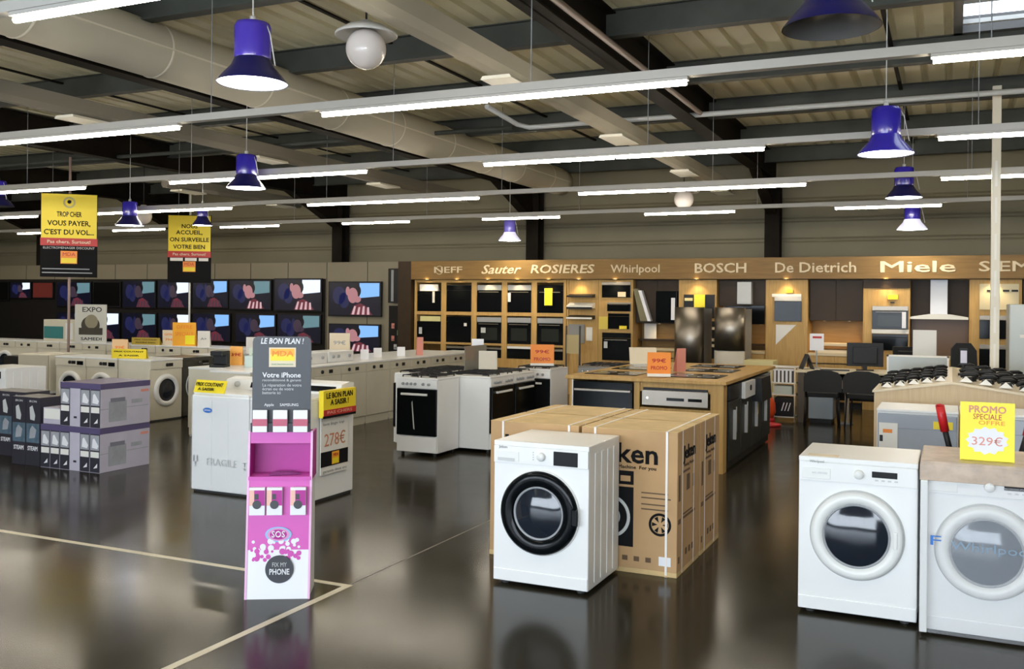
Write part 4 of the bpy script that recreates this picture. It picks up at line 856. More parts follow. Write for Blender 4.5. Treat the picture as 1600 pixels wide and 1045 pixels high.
# things on the island
def hob(label, x, y): o = thing('hob', label, 'hob', (x, y, 0.916)); obox('glass', (-0.29, 0.29, 0, 0.51, 0, 0.007), GLOSSB, o, 0.002); bm = BM(); [lathe(bm, [(0.08, 0.0075), (0.085, 0.0085), (0.09, 0.0075)], c=(a, b_, 0), n=24) for a, b_ in ((-0.14, 0.13), (0.14, 0.13), (-0.14, 0.37), (0.14, 0.37))]; obj('cooking_rings', bm, LGREY, o); return o
hob('black ceramic hob at left of the island top', -3.3, 9.7); hob('black ceramic hob at the right of the island top', -2.45, 9.75); hob('black ceramic hob in the middle depth of the island top', -2.5, 10.7); hob('black ceramic hob at the far left of the island top', -3.3, 10.6); hob('black ceramic hob at the far end of the island top', -2.6, 11.5)
card('orange price card with white foot on the island top', -2.74, 9.62, 0.925, 0.24, 0.25, ORG, 0.35, [('99€', .65, .6), ('PROMO', .35, .7)], RED, PAPER)
card('reddish folded leaflet leaning beside the stainless cylinder fridges', -2.72, 10.45, 0.926, 0.12, 0.26, PINKP, 0.9, [])
o = thing('laptop', 'pale grey open laptop like screen on the island far left', 'laptop', (-3.35, 11.25, 0.916), 0.5); obox('base', (-0.17, 0.17, 0, 0.24, 0, 0.02), LGREY, o); bm = BM(); prism(bm, [(0.22, 0.02), (0.24, 0.02), (0.30, 0.22), (0.28, 0.22)], -0.17, 0.17, 'X'); obj('screen', bm, CREAM, o)
o = thing('kettle', 'black and chrome gadget left of the orange card on the island', 'kettle', (-2.98, 10.4, 0.926)); bm = BM(); lathe(bm, [(0, 0), (0.07, 0), (0.075, 0.05), (0.06, 0.15), (0.03, 0.165), (0, 0.17)], n=24); obj('body', bm, CHROME, o); bm = BM(); tube(bm, [(0.06, 0, 0.14), (0.12, 0, 0.13), (0.12, 0, 0.04), (0.07, 0, 0.03)], 0.01); obj('handle', bm, BLACK, o)

# ------------------------------------------------------------------ fascia with sign letters
KY = 16.5
t = thing('sign_fascia', 'long golden oak fascia across the kitchen displays, carrying cream brand names', 'fascia', (0, 16.40, 0))
obox('board', (-9.76, 3.4, 0, 0.06, 2.13, 2.49), OAKD, t); obox('soffit', (-9.76, 3.4, 0.06, 0.75, 2.45, 2.49), BROWN, t); obox('end_board', (-10.06, -9.76, 0.0, 0.8, 0.0, 2.49), BROWN, t)
for s, x0, x1, sz, bo, sh in (('NEFF', -9.24, -8.62, 0.17, 0.002, 0), ('Sauter', -8.23, -7.39, 0.24, 0.003, 0.35), ('ROSIERES', -7.18, -5.91, 0.22, 0.006, 0.15), ('Whirlpool', -5.58, -4.67, 0.20, 0.002, 0), ('BOSCH', -4.05, -3.16, 0.23, 0.006, 0), ('De', -2.69, -2.39, 0.24, 0.003, 0), ('Dietrich', -2.29, -1.40, 0.24, 0.003, 0), ('Miele', -1.05, 0.06, 0.25, 0.008, 0), ('SIEMENS', 0.39, 1.75, 0.22, 0.004, 0)):
    text(s, sz, LETTER, t, ((x0+x1)/2, -0.004, 2.31), width=x1-x0, bold=bo, shear=sh, ext=0.004, name='sign_letters')
obj('ring_mark', lathe(BM(), [(0.075, -0.002), (0.08, -0.004), (0.085, -0.002)], axis='Y', c=(-9.12, 0, 2.31), n=24), LETTER, t)
# back panels
struct('trim_3', box(BM(), -10.0, 3.4, 17.12, 17.2, 0, 2.45), TANP, 'tan back panel behind the kitchen displays')
# oven wall
def oven(label, x, y, z, w=0.52, h=0.50, y_=None, tick=None, panel=GLOSSB, handle=True, group=None, hm=STEEL, name='built_in_oven', inner=False):
    t = thing(name, label, 'oven' if 'oven' in name else name.replace('_', ' '), (x, y, z), 0, group)
    if y_: obox('body', (-w/2+0.02, w/2-0.02, 0.02, y_, 0.01, h-0.01), BLACK, t)
    obox('door', (-w/2, w/2, 0.0, 0.02, 0.0, h*0.80), GLOSSB, t, 0.004)
    obox('control_panel', (-w/2, w/2, -0.004, 0.02, h*0.81, h), panel, t, 0.003)
    if handle: bm = BM(); box(bm, -w*0.4, w*0.4, -0.045, -0.033, h*0.73, h*0.755, bev=0.003); box(bm, -w*0.38, -w*0.36, -0.035, 0, h*0.73, h*0.75); box(bm, w*0.36, w*0.38, -0.035, 0, h*0.73, h*0.75); obj('door_handle', bm, hm, t)
    if inner: obox('inner_window', (-w*0.34, w*0.34, -0.0015, 0.0, h*0.12, h*0.6), mat('oven inner glass', (0.02, 0.024, 0.02), 0.2, spec=0.2), t)
    if tick: obox('ticket', (tick[0], tick[0]+tick[2], -0.048, -0.044, tick[1], tick[1]+tick[3]), tick[4], t)
    return t
cols = [(-9.395, 'first'), (-8.745, 'second'), (-8.06, 'third'), (-7.445, 'fourth'), (-6.81, 'fifth')]
edges = [-9.735, -9.07, -8.40, -7.75, -7.13, -6.48]
for q in range(5):
    x0, x1 = edges[q], edges[q+1]; xc = (x0+x1)/2; px0 = x0+0.03; 
    t = thing('oven_cabinet', 'oak display cabinet holding two built in ovens, %s of five from the left' % cols[q][1], 'oven cabinet', (xc, KY, 0)); w_ = x1-x0
    bm = BM()
    for s in (-1, 1): box(bm, s*w_/2, s*(w_/2-0.055), 0, 0.58, 0, 2.12)
    for z0, z1 in ((0.0, 0.62), (0.86, 0.90), (1.435, 1.50), (2.07, 2.12)): box(bm, -w_/2+0.055, w_/2-0.055, 0.002, 0.58, z0, z1)
    obj('carcass', bm, OAK, t); obox('back_panel', (-w_/2+0.05, w_/2-0.05, 0.50, 0.51, 0.62, 2.1), OAKD, t)
    oc = cols[q][1]
    tk = {0: (0.10, 0.17, 0.05, 0.22, PAPER), 3: (-0.22, 0.20, 0.06, 0.17, PAPER), 4: (-0.10, 0.14, 0.16, 0.32, YELB)}.get(q)
    oven('black built in oven in upper niche of the %s oak oven cabinet' % oc, xc, KY+0.005, 1.502, w_-0.13 if q else 0.53, 0.52 if q else 0.40, 0.45, tk, [STEEL, GLOSSB, GREYP, GREYP, STEEL][q] if q in (2, 3) else GLOSSB, q in (2, 3, 4))
    tk = {0: (-0.2, 0.15, 0.07, 0.13, LGREY), 1: (0.14, 0.32, 0.06, 0.06, PAPER), 2: (-0.15, 0.2, 0.10, 0.10, LGREY)}.get(q)
    oven('black built in oven in lower niche of the %s oak oven cabinet' % oc, xc, KY+0.005, 0.902, w_-0.13, 0.50 if q != 0 else 0.40, 0.45, tk, GLOSSB if q in (0, 1) else GREYP, q in (2, 3, 4), inner=(q > 1))
    if q == 3: oven('white fronted cooker below the fourth oak oven cabinet', xc, KY+0.005, 0.622, w_-0.13, 0.235, 0.4, None, WHITE, False)
    elif q > 0: oven('dark appliance in the bottom niche of the %s oak oven cabinet' % oc, xc, KY+0.005, 0.622, w_-0.13, 0.20, 0.4, None, STEEL, False)
card('silvery folded brochures on top of the first oven', -9.42, KY+0.02, 1.905, 0.40, 0.13, PAPER, 0.1, [])
card('yellow and white leaflet above the lower oven of the first oak cabinet', -9.38, KY+0.02, 1.304, 0.46, 0.10, mat('lemon card', (0.75, 0.68, 0.30), 0.5), 0.0, [])
# hood display
def cabinet(label, x0, x1, z0, z1, m, depth=0.58, y=KY, name='tall_cabinet'):
    t = thing(name, label, 'cabinet', ((x0+x1)/2, y, 0)); w_ = (x1-x0)/2
    obox('carcass', (-w_, w_, 0.02, depth, z0, z1), m, t); return t
t = cabinet('oak cabinet with cooker hoods on shelves right of the oven cabinets', -6.475, -5.86, 0, 2.12, OAK)
obox('side_trim', (-0.30, -0.27, 0.0, 0.02, 0, 2.12), OAK, t)
for q, (z, m, l, h_) in enumerate(((1.80, BLACK, 'black slim cooker hood, topmost on the hood cabinet', 0.06), (1.60, PAPER, 'white slim cooker hood in the middle of the hood cabinet', 0.10), (1.40, BLACK, 'dark cooker hood with pale edge, lowest on the hood cabinet', 0.07))):
    o = thing('cooker_hood', l, 'cooker hood', (-6.17, KY+0.018, z)); bm = BM(); prism(bm, [(0.0, 0.0), (0.0, h_), (-0.16, h_*0.4), (-0.16, 0.0)], -0.25, 0.25, 'X'); obj('housing', bm, m, o); obox('front_strip', (-0.25, 0.25, -0.175, -0.161, 0.0 if m is BLACK else -0.02, 0.02 if m is PAPER else h_*0.45), BLACK if m is PAPER else (PAPER if q == 2 else BLACK), o)
o = thing('display_board', 'small framed board on easel below the cooker hoods', 'board', (-6.15, KY-0.45, 0.78)); obox('sheet', (-0.14, 0.10, 0, 0.02, 0.0, 0.34), mat('khaki card', (0.50, 0.40, 0.20), 0.6), o); bm = BM(); box(bm, -0.16, -0.14, -0.01, 0.03, -0.78, 0.5); box(bm, 0.10, 0.12, -0.01, 0.03, -0.78, 0.5); obj('easel_legs', bm, CHAR, o)
obox('grey_recess', (-0.27, 0.05, 0.008, 0.021, 0.95, 1.30), GREYSIDE, t); obox('pale_panel', (0.08, 0.2, 0.008, 0.021, 1.0, 1.25), PAPER, t)
t = cabinet('oak tower cabinet holding compact microwave and ovens, right of the hoods', -5.855, -5.20, 0, 2.12, OAK)
oven('compact steel framed microwave at top of the oak tower', -5.515, KY-0.004, 1.80, 0.54, 0.28, None, (0.05, 0.01, 0.15, 0.09, CREAM), STEEL, False, None, name='microwave_oven')
oven('narrow black and steel warming drawer below the microwave of the oak tower', -5.46, KY-0.004, 1.55, 0.44, 0.16, None, None, STEEL, True, name='warming_drawer')
oven('small black oven with yellow ticket in the oak tower', -5.46, KY-0.004, 1.23, 0.40, 0.28, None, (0.03, 0.0, 0.14, 0.06, YEL), GLOSSB, False)
oven('black built in oven at the bottom of the oak tower', -5.50, KY-0.004, 0.66, 0.54, 0.50, None, (-0.22, 0.22, 0.07, 0.12, LGREY), GLOSSB, True)
t['label'] = 'oak tower cabinet holding compact microwave and three ovens, right of the hoods'
obox('yellow_card', (-0.31, -0.14, -0.002, 0.02, 1.22, 1.45), mat('mustard card', (0.72, 0.55, 0.08), 0.5), t)
def upper(label, x0, x1, z0, z1, d=0.40): 
    t = thing('wall_cabinet', label, 'wall cabinet', ((x0+x1)/2, KY+0.15, 0)); w_ = (x1-x0)/2-0.003
    obox('carcass', (-w_, w_, 0.02, d+0.06, z0, z1), BROWN, t)
    for s in (-1, 1): obox('door', (0 if s > 0 else -w_+0.002, w_-0.002 if s > 0 else -0.003, 0.0, 0.02, z0+0.003, z1-0.003), BROWN, t, 0.003)
    return t
upper('dark brown wall panel behind two slanted black cooker hoods', -5.19, -4.37, 1.34, 2.12)
o = thing('cooker_hood', 'slanted glass cooker hood with white edge, right of the oak tower', 'cooker hood', (-4.98, KY+0.10, 1.38)); bm = BM(); prism(bm, [(-0.12, 0.55), (-0.06, 0.55), (0.12, 0.0), (0.06, 0.0)], -0.10, 0.03, 'Y'); obj('white_edge', bm, BWHITE, o); bm = BM(); prism(bm, [(-0.22, 0.58), (-0.13, 0.58), (0.05, 0.0), (-0.08, 0.0)], -0.08, 0.03, 'Y'); obj('glass_panel', bm, mat('olive tinted glass', (0.22, 0.20, 0.12), 0.12), o)
o = thing('cooker_hood', 'flat black cooker hood with white light strip left of the golden tall cabinet', 'cooker hood', (-4.58, KY+0.10, 1.36)); obox('body', (-0.19, 0.19, -0.10, 0.04, 0.0, 0.56), GLOSSB, o, 0.006); obox('light_strip', (0.09, 0.16, -0.108, -0.10, 0.05, 0.44), BWHITE, o)
def base_run(label, x0, x1, shelves=True):
    t = thing('base_cabinet', label, 'base cabinet', ((x0+x1)/2, KY, 0)); w_ = (x1-x0)/2-0.003
    obox('carcass', (-w_, w_, 0.03, 0.60, 0.10, 0.86), OAK, t); obox('worktop', (-w_, w_, 0.0, 0.61, 0.86, 0.90), mat('cream worktop', (0.62, 0.50, 0.30), 0.35), t)
    n = max(1, round(2*w_/0.45)); 
    for q in range(n):
        for z0, z1 in ((0.12, 0.58), (0.60, 0.72), (0.74, 0.85)):
            obox('drawer' if z0 > 0.5 else 'door', (-w_+q*2*w_/n+0.004, -w_+(q+1)*2*w_/n-0.004, 0.01, 0.03, z0, z1), OAK, t, 0.003)
    bm = BM(); box(bm, -w_, w_, 0.005, 0.03, 0.585, 0.597); box(bm, -w_, w_, 0.005, 0.03, 0.725, 0.737); obj('grip_rail', bm, BROWN, t)
    bm = BM(); box(bm, -w_, w_, 0.06, 0.5, 0.0, 0.10); obj('plinth', bm, BLACK, t)
    return t
base_run('oak base cabinets with cream worktop beneath the slanted hoods', -5.19, -4.37)
o = thing('shelf', 'thin dark wall shelf beneath the slanted cooker hoods', 'shelf', (-4.78, 17.0, 1.02)); obox('board', (-0.40, 0.40, -0.2, 0.11, 0, 0.03), BROWN, o)
card('crumpled white packet hanging left under the slanted hoods', -5.0, 16.95, 1.052, 0.22, 0.28, PAPER, 0.2, [])
t = cabinet('tall golden oak cabinet with round light glow and yellow card, behind the left cylinder fridge', -4.36, -3.69, 0, 2.12, OAK)
obox('dark_niche', (-0.24, 0.30, 0.0, 0.021, 1.45, 1.86), BLACK, t); obox('yellow_card', (-0.05, 0.14, -0.03, -0.001, 1.60, 1.86), YELB, t); obox('small_card', (-0.22, -0.08, -0.02, -0.001, 1.75, 1.80), mat('straw card', (0.72, 0.65, 0.30), 0.5), t); obox('lower_niche', (0.16, 0.31, 0.0, 0.021, 0.75, 1.40), BLACK, t)
for z in (0.95, 1.05, 1.25): obox('niche_shelf', (0.16, 0.31, -0.005, -0.0, z, z+0.05), CREAM, t)
upper('dark brown wall cabinet with pale hood chimney, right of the golden tall cabinet', -3.68, -2.86, 1.66, 2.12)
o = thing('cooker_hood', 'black cooker hood with pale steel chimney above the right cylinder fridge', 'cooker hood', (-3.21, KY-0.02, 1.36)); obox('chimney', (-0.12, 0.12, 0.0, 0.16, 0.34, 0.72), LGREY, o, 0.004); bm = BM(); box(bm, 0.12, 0.35, -0.02, 0.16, 0.0, 0.32, bev=0.006); box(bm, -0.33, 0.12, 0.0, 0.16, 0.2, 0.3); obj('hood_body', bm, GLOSSB, o)
base_run('oak base cabinets with cream worktop behind the right cylinder fridge', -3.68, -2.86)
o = thing('shelf', 'thin brown wall shelf right of the right cylinder fridge', 'shelf', (-3.27, 17.0, 0.98)); obox('board', (-0.40, 0.40, -0.2, 0.11, 0, 0.03), BROWN, o)
t = cabinet('tall oak cabinet with black oven, right of the cylinder fridges', -2.855, -2.165, 0, 2.12, OAK)
oven('black oven with pale frame high in the tall oak cabinet right of the cylinder fridges', -2.485, KY-0.004, 1.42, 0.44, 0.42, None, None, LGREY, False)
obox('pale_trim', (-0.24, 0.24, 0.008, 0.021, 1.83, 1.88), PAPER, t); obox('yellow_card', (0.0, 0.10, -0.01, 0.019, 1.90, 1.95), YEL, t); bm = BM(); prism(bm, [(-0.17, 1.02), (-0.17, 1.36), (0.16, 1.36)], 0.012, 0.019, 'Y'); obj('reflection_triangle', bm, PAPER, t)  # the pale triangle is a reflection painted on the cabinet front
upper('dark brown double wall cabinet with two warm spotlights beneath it', -2.155, -1.305, 1.44, 2.12)
base_run('oak drawer base with cream worktop under the twin spotlights', -2.155, -1.305)
o = thing('shelf', 'pale shelf boards above the base cabinets behind the desk', 'shelf', (-1.70, KY+0.3, 0.902)); bm = BM(); box(bm, -0.35, 0.40, -0.2, 0.2, 0.0, 0.05); box(bm, -0.35, 0.40, -0.2, 0.2, 0.12, 0.16); box(bm, -0.33, -0.30, -0.2, 0.2, 0.05, 0.12); box(bm, 0.3, 0.33, -0.2, 0.2, 0.05, 0.12); obj('boards', bm, CREAM, o)
t = cabinet('tall golden oak cabinet holding steel microwave left of the wide cooker hood', -1.295, -0.59, 0, 2.12, OAK)
obox('brown_top', (-0.35, 0.35, 0.0, 0.021, 1.98, 2.12), BROWN, t)
oven('steel framed microwave in the tall golden cabinet left of the wide hood', -0.885, KY-0.004, 1.32, 0.54, 0.37, None, (0.18, 0.02, 0.06, 0.26, BWHITE), STEEL, True, name='microwave_oven', inner=True)  # the tall white ticket strip imitates a bright reflection at the right
obox('white_trim', (-0.22, 0.34, 0.002, 0.021, 1.25, 1.315), PAPER, t); oven('black compact oven below the steel framed microwave', -0.885, KY-0.004, 0.98, 0.54, 0.26, None, None, GLOSSB, False); obox('yellow_card', (0.02, 0.17, -0.01, 0.019, 1.80, 1.87), YEL, t); obox('black_knob', (0.06, 0.12, -0.01, 0.019, 1.74, 1.76), BLACK, t)
t = thing('wall_panel', 'dark brown back panel behind the wide white cooker hood', 'wall panel', (-0.16, KY+0.45, 0)); obox('upper_panel', (-0.42, 0.42, 0.0, 0.10, 1.5, 2.12), BROWN, t); obox('lower_panel', (-0.42, 0.42, 0.0, 0.10, 0.9, 1.5), mat('tobacco panel', (0.17, 0.09, 0.04), 0.4), t)
o = thing('cooker_hood', 'wide T shaped white and steel cooker hood, on the right', 'cooker hood', (-0.165, KY+0.44, 1.49)); obox('chimney', (-0.13, 0.12, -0.30, -0.02, 0.05, 0.63), mat('bluish white enamel', (0.66, 0.68, 0.74), 0.3), o, 0.004); bm = BM(); prism(bm, [(-0.42, 0.0), (-0.42, 0.035), (-0.15, 0.08), (0.15, 0.08), (0.42, 0.035), (0.42, 0.0)], -0.46, -0.02, 'Y'); obj('canopy', bm, PAPER, o)
base_run('oak base cabinets beneath the wide white cooker hood', -0.58, 0.255)
t = cabinet('oak tower cabinet behind the white service pole with pale and black ovens', 0.265, 0.99, 0, 2.12, OAK)
obox('pale_top', (-0.22, 0.32, 0.0, 0.021, 1.65, 2.05), mat('straw panel', (0.62, 0.55, 0.35), 0.5), t); oven('black oven in the oak tower behind the white service pole', 0.66, KY-0.004, 1.2, 0.50, 0.36, None, None, STEEL, False); oven('dark oven low in the oak tower behind the white service pole', 0.66, KY-0.004, 0.75, 0.50, 0.36, None, None, STEEL, False)
for x in (-0.12, 0.10, 0.22): obox('card_strip', (x, x+0.09, -0.01, 0.0, 1.93, 1.96), BLACK, t)
upper('dark brown wall cabinet at the right edge of the kitchen displays', 1.0, 1.85, 1.44, 2.12)
base_run('oak base cabinets at the right edge of the kitchen displays', 1.0, 1.85)
# downlights
def spot(label, x, y, z, pw, col=(1.0, 0.72, 0.38)):
    t = thing('downlight', label, 'downlight', (x, y, z)); bm = BM(); lathe(bm, [(0.045, 0), (0.045, -0.012), (0.032, -0.014), (0.030, -0.006)], n=20); obj('trim_ring', bm, CHROME, t)
    bm = BM(); lathe(bm, [(0.0, -0.009), (0.031, -0.009)], n=20); obj('lens', bm, mat('lit warm lens', (1, 1, 1), 0.5, emit=(1.0, 0.8, 0.5), es=40), t)
    d = bpy.data.lights.new('downlight', 'SPOT'); d.energy = pw; d.color = col; d.spot_size = math.radians(115); d.spot_blend = 0.6; d.shadow_soft_size = 0.03
    o = bpy.data.objects.new('downlight_lamp', d); C.objects.link(o); o.parent = t; o.location = (0, 0, -0.02); return t
for q, x in enumerate((-9.4, -8.73, -8.06, -7.44, -6.8, -6.2, -5.5, -4.02, -2.5, -0.95, 0.6)):
    spot('small warm downlight under the fascia, number %d along' % (q+1) if False else 'small warm downlight under the fascia above %s' % ['the first oak oven cabinet', 'the second oak oven cabinet', 'the third oak oven cabinet', 'the fourth oak oven cabinet', 'the fifth oak oven cabinet', 'the cooker hood shelves', 'the oak tower', 'the tall cabinet behind the left cylinder fridge', 'the tall cabinet right of the cylinder fridges', 'the steel microwave cabinet', 'the tower behind the white pole'][q], x, 16.40, 2.128, 9)
spot('left one of two warm spotlights under the double wall cabinet', -1.92, 16.86, 1.437, 5, (1.0, 0.62, 0.28)); spot('right one of two warm spotlights under the double wall cabinet', -1.53, 16.86, 1.437, 5, (1.0, 0.62, 0.28))
spot('warm spotlight beneath the black cooker hood by the right cylinder fridge', -2.98, 16.80, 1.355, 3, (1.0, 0.62, 0.28)); spot('warm spotlight under the dark panel left of the left cylinder fridge', -4.8, 16.85, 1.335, 3, (1.0, 0.7, 0.38))
# cylinder fridges
for x, l, low in ((-3.86, 'tall stainless fridge with rounded front, left of the two, darker edges', False), (-3.205, 'tall stainless fridge with rounded front, right of the two, pale lower door', True)):
    t = thing('rounded_fridge', l, 'refrigerator', (x, 15.3, 0)); n = 14; r = 0.245
    def arc(off=0): return [(-r, 0.42), (-r, 0.02)]+[(-r*math.cos(PI*k/n), 0.02-0.13*math.sin(PI*k/n)-off) for k in range(1, n)]+[(r, 0.02), (r, 0.42)]
    bm = BM(); prism(bm, [(-r, 0.025), (-r, 0.55), (r, 0.55), (r, 0.025)], 0.04, 1.62, 'Z'); obj('body', bm, GREYSIDE, t)
    for z0, z1, m in (((0.05, 0.95, mat('pale lower door', (0.48, 0.45, 0.38), 0.4)) if low else (0.05, 0.60, STEEL), (0.96, 1.64, STEEL)) if low else ((0.05, 0.60, STEEL), (0.61, 1.64, STEEL))):
        bm = BM(); pts = [(-r, 0.02)]+[(-r*math.cos(PI*k/n), 0.02-0.17*math.sin(PI*k/n)) for k in range(1, n)]+[(r, 0.02)]
        prism(bm, pts, z0, z1, 'Z')
        for f in bm.faces: f.smooth = abs(f.normal.z) < 0.5 and f.normal.y < 0.5
        obj('door', bm, m, t)
    obox('plinth', (-0.2, 0.2, 0.03, 0.5, 0, 0.05), BLACK, t)

# ------------------------------------------------------------------ desk area
t = thing('sales_desk', 'pale topped desk with dark side panel beneath the computer monitors', 'desk', (-1.3, 14.2, 0))
obox('desktop', (-0.72, 1.2, 0, 0.85, 0.72, 0.75), CREAM, t, 0.004); obox('side_panel', (-0.69, -0.60, 0.03, 0.82, 0, 0.72), mat('umber panel', (0.09, 0.07, 0.05), 0.5), t); obox('end_panel', (1.1, 1.17, 0.03, 0.82, 0, 0.72), BROWN, t); obox('modesty_panel', (-0.60, 1.1, 0.5, 0.53, 0.3, 0.72), PANELD, t)
def chair(label, x, y, rz):
    t = thing('office_chair', label, 'chair', (x, y, 0), rz)
    bm = BM(); box(bm, -0.22, 0.22, -0.20, 0.22, 0.42, 0.48, bev=0.02); obj('seat', bm, SEAT, t)
    bm = BM(); pts = [(-0.25, 0.50), (-0.25, 0.70), (-0.20, 0.77), (-0.08, 0.80), (0.08, 0.80), (0.20, 0.77), (0.25, 0.70), (0.25, 0.50)]; prism(bm, pts, -0.26, -0.21, 'Y'); obj('backrest', bm, SEAT, t)
    for sx in (-1, 1):
        for sy in (-1, 1): bm = BM(); tube(bm, [(sx*0.21, sy*0.19, 0.43), (sx*0.23, sy*0.21, 0.0)], 0.012, 8); obj('leg', bm, BLACK, t)
        bm = BM(); tube(bm, [(sx*0.21, -0.19, 0.42), (sx*0.22, -0.235, 0.55)], 0.012, 8); obj('back_upright', bm, BLACK, t)
    return t
chair('black chair before the desk, left of the two', -1.62, 13.9, 0.15); chair('black chair before the desk, right of the two', -1.05, 13.92, -0.1)
t = thing('storage_box', 'blue grey pedestal box on dark base under the left chair side of the desk', 'pedestal', (-1.68, 14.28, 0)); obox('body', (-0.17, 0.17, 0, 0.4, 0.06, 0.40), BGP, t, 0.01); obox('base', (-0.15, 0.15, 0.02, 0.38, 0, 0.06), BLACK, t)
t = thing('table_leg_bin', 'slim beige stand between the two chairs', 'stand', (-1.33, 14.35, 0)); obox('post', (-0.03, 0.03, 0, 0.06, 0.02, 0.70), mat('beige post', (0.42, 0.34, 0.24), 0.5), t); obox('foot', (-0.08, 0.08, -0.05, 0.10, 0, 0.02), GREYP, t); obox('top', (-0.07, 0.07, -0.02, 0.08, 0.50, 0.62), mat('beige post', (0.42, 0.34, 0.24), 0.5), t)
def monitor(label, x, y, z, w, h, rz, m=BLACK):
    t = thing('computer_monitor', label, 'monitor', (x, y, z), rz); obox('panel', (-w/2, w/2, 0, 0.04, 0.06, 0.06+h), m, t, 0.006); obox('back_shell', (-w/3, w/3, -0.05, 0.0, 0.10, h), BLACK, t, 0.01); obox('foot', (-0.12, 0.12, -0.08, 0.12, 0, 0.012), BLACK, t); obox('neck', (-0.03, 0.03, -0.01, 0.01, 0.012, 0.1), BLACK, t)
monitor('black computer monitor seen from behind on the desk', -1.12, 14.7, 0.75, 0.50, 0.34, 0.1)
monitor('second black monitor with dark back right of the first on the desk', -0.58, 14.75, 0.75, 0.34, 0.30, 0.3)
card('white sheet with dark heading hanging above the desk at left', -1.83, 14.95, 0.0, 0.22, 0.0, PAPER) if False else None
t = thing('leaflet_board', 'white sheet on slim holder above the desk, under the warm spotlights', 'leaflet holder', (-1.80, 14.75, 0.75), 0.2); obox('stem', (-0.01, 0.01, 0, 0.01, 0.0, 0.3), GREYP, t); obox('foot', (-0.06, 0.06, -0.04, 0.06, 0, 0.01), GREYP, t); obox('sheet', (-0.10, 0.10, -0.006, -0.001, 0.27, 0.52), BWHITE, t); obox('heading', (-0.06, 0.07, -0.008, -0.006, 0.45, 0.48), RED, t)
t = thing('tent_card', 'dark edged tent card at the left end of the desk', 'tent card', (-1.88, 14.5, 0.75), 0.4); bm = BM(); prism(bm, [(-0.09, 0), (0, 0.22), (0.09, 0), (0.075, 0), (0, 0.19), (-0.075, 0)], 0, 0.2, 'Y'); obj('card', bm, CHAR, t); 
t = thing('keyboard', 'dark keyboard lying on the desk', 'keyboard', (-1.5, 14.35, 0.75), 0.1); obox('body', (-0.2, 0.2, 0, 0.13, 0, 0.018), CHAR, t)
t = thing('white_board', 'plain white board standing behind the counter left of the hood', 'board', (-0.30, 13.4, 0), 0.1); obox('board', (-0.14, 0.14, 0, 0.02, 1.05, 1.38), PAPER, t); obox('post', (-0.02, 0.02, 0.0, 0.02, 0.01, 1.05), GREYP, t); obox('foot', (-0.15, 0.15, -0.12, 0.14, 0, 0.012), GREYP, t)
t = thing('high_back_chair', 'high backed black chair behind the beech counter near the pole', 'chair', (0.17, 14.2, 0), 0.1)
bm = BM(); prism(bm, [(-0.17, 0.55), (-0.16, 1.12), (-0.10, 1.2), (0.08, 1.2), (0.15, 1.1), (0.18, 0.55)], -0.04, 0.03, 'Y'); obj('backrest', bm, SEAT, t); obox('seat', (-0.22, 0.22, 0.03, 0.45, 0.44, 0.52), SEAT, t, 0.02); bm = BM(); cyl(bm, (0, 0.22, 0.06), (0, 0.22, 0.45), 0.025); 
for k in range(5): tube(bm, [(0, 0.22, 0.07), (0.28*math.cos(k*1.2566), 0.22+0.28*math.sin(k*1.2566), 0.03)], 0.02, 8)
obj('swivel_base', bm, BLACK, t); obox('support', (-0.03, 0.03, 0.0, 0.05, 0.44, 0.6), BLACK, t)
# rack with pans
t = thing('accessory_rack', 'pale wire rack with slotted goods left of the desk', 'rack', (-2.20, 14.2, 0))
bm = BM()
for sx in (-1, 1):
    for yy in (0, 0.3): cyl(bm, (sx*0.17, yy, 0), (sx*0.17, yy, 0.80), 0.012, 8)
obj('posts', bm, CREAM, t)
for z in (0.06, 0.38, 0.55, 0.78): obox('shelf', (-0.18, 0.18, -0.01, 0.31, z, z+0.015), PAPER, t)
o = thing('grill_tray', 'white slotted tray standing in the pale rack', 'tray', (-2.20, 14.22, 0.566)); bm = BM(); [box(bm, -0.13+q*0.055, -0.10+q*0.055, 0, 0.01, 0.0, 0.17) for q in range(5)]; box(bm, -0.14, 0.15, 0, 0.012, 0.17, 0.20); obj('slats', bm, BWHITE, o); obox('backing', (-0.14, 0.15, 0.013, 0.02, 0, 0.18), CHAR, o)
o = thing('storage_tub', 'pale grey green tub on the middle shelf of the rack', 'tub', (-2.20, 14.22, 0.396)); obox('tub', (-0.13, 0.13, 0, 0.24, 0, 0.12), mat('grey green tub', (0.45, 0.52, 0.48), 0.4), o, 0.01)
o = thing('black_carton', 'black carton with three white strokes at the bottom of the rack', 'carton', (-2.18, 14.2, 0.076)); obox('box', (-0.13, 0.13, 0, 0.25, 0, 0.27), BLACK, o, 0.003); bm = BM(); [prism(bm, [(-0.04+q*0.045, 0.08), (-0.025+q*0.045, 0.08), (0.01+q*0.045, 0.2), (-0.005+q*0.045, 0.2)], -0.0003, -0.0015, 'Y') for q in range(3)]; obj('strokes', bm, BWHITE, o)
t = thing('canister_vacuum', 'orange red round vacuum cleaner on floor left of the rack', 'vacuum cleaner', (-2.42, 14.0, 0)); bm = BM(); lathe(bm, [(0, 0.05), (0.12, 0.06), (0.16, 0.15), (0.15, 0.28), (0.10, 0.38), (0.05, 0.42), (0, 0.43)], n=28); obj('body', bm, ORBALL, t); bm = BM(); lathe(bm, [(0, 0.0), (0.13, 0.0), (0.15, 0.03), (0.13, 0.07), (0, 0.07)], n=24); obj('base', bm, REDG, t)
t = thing('red_pail', 'low red base plate in front of the pale rack', 'base plate', (-2.28, 13.6, 0)); bm = BM(); lathe(bm, [(0, 0), (0.15, 0), (0.16, 0.03), (0.05, 0.05), (0, 0.05)], n=24); obj('disc', bm, REDG, t)
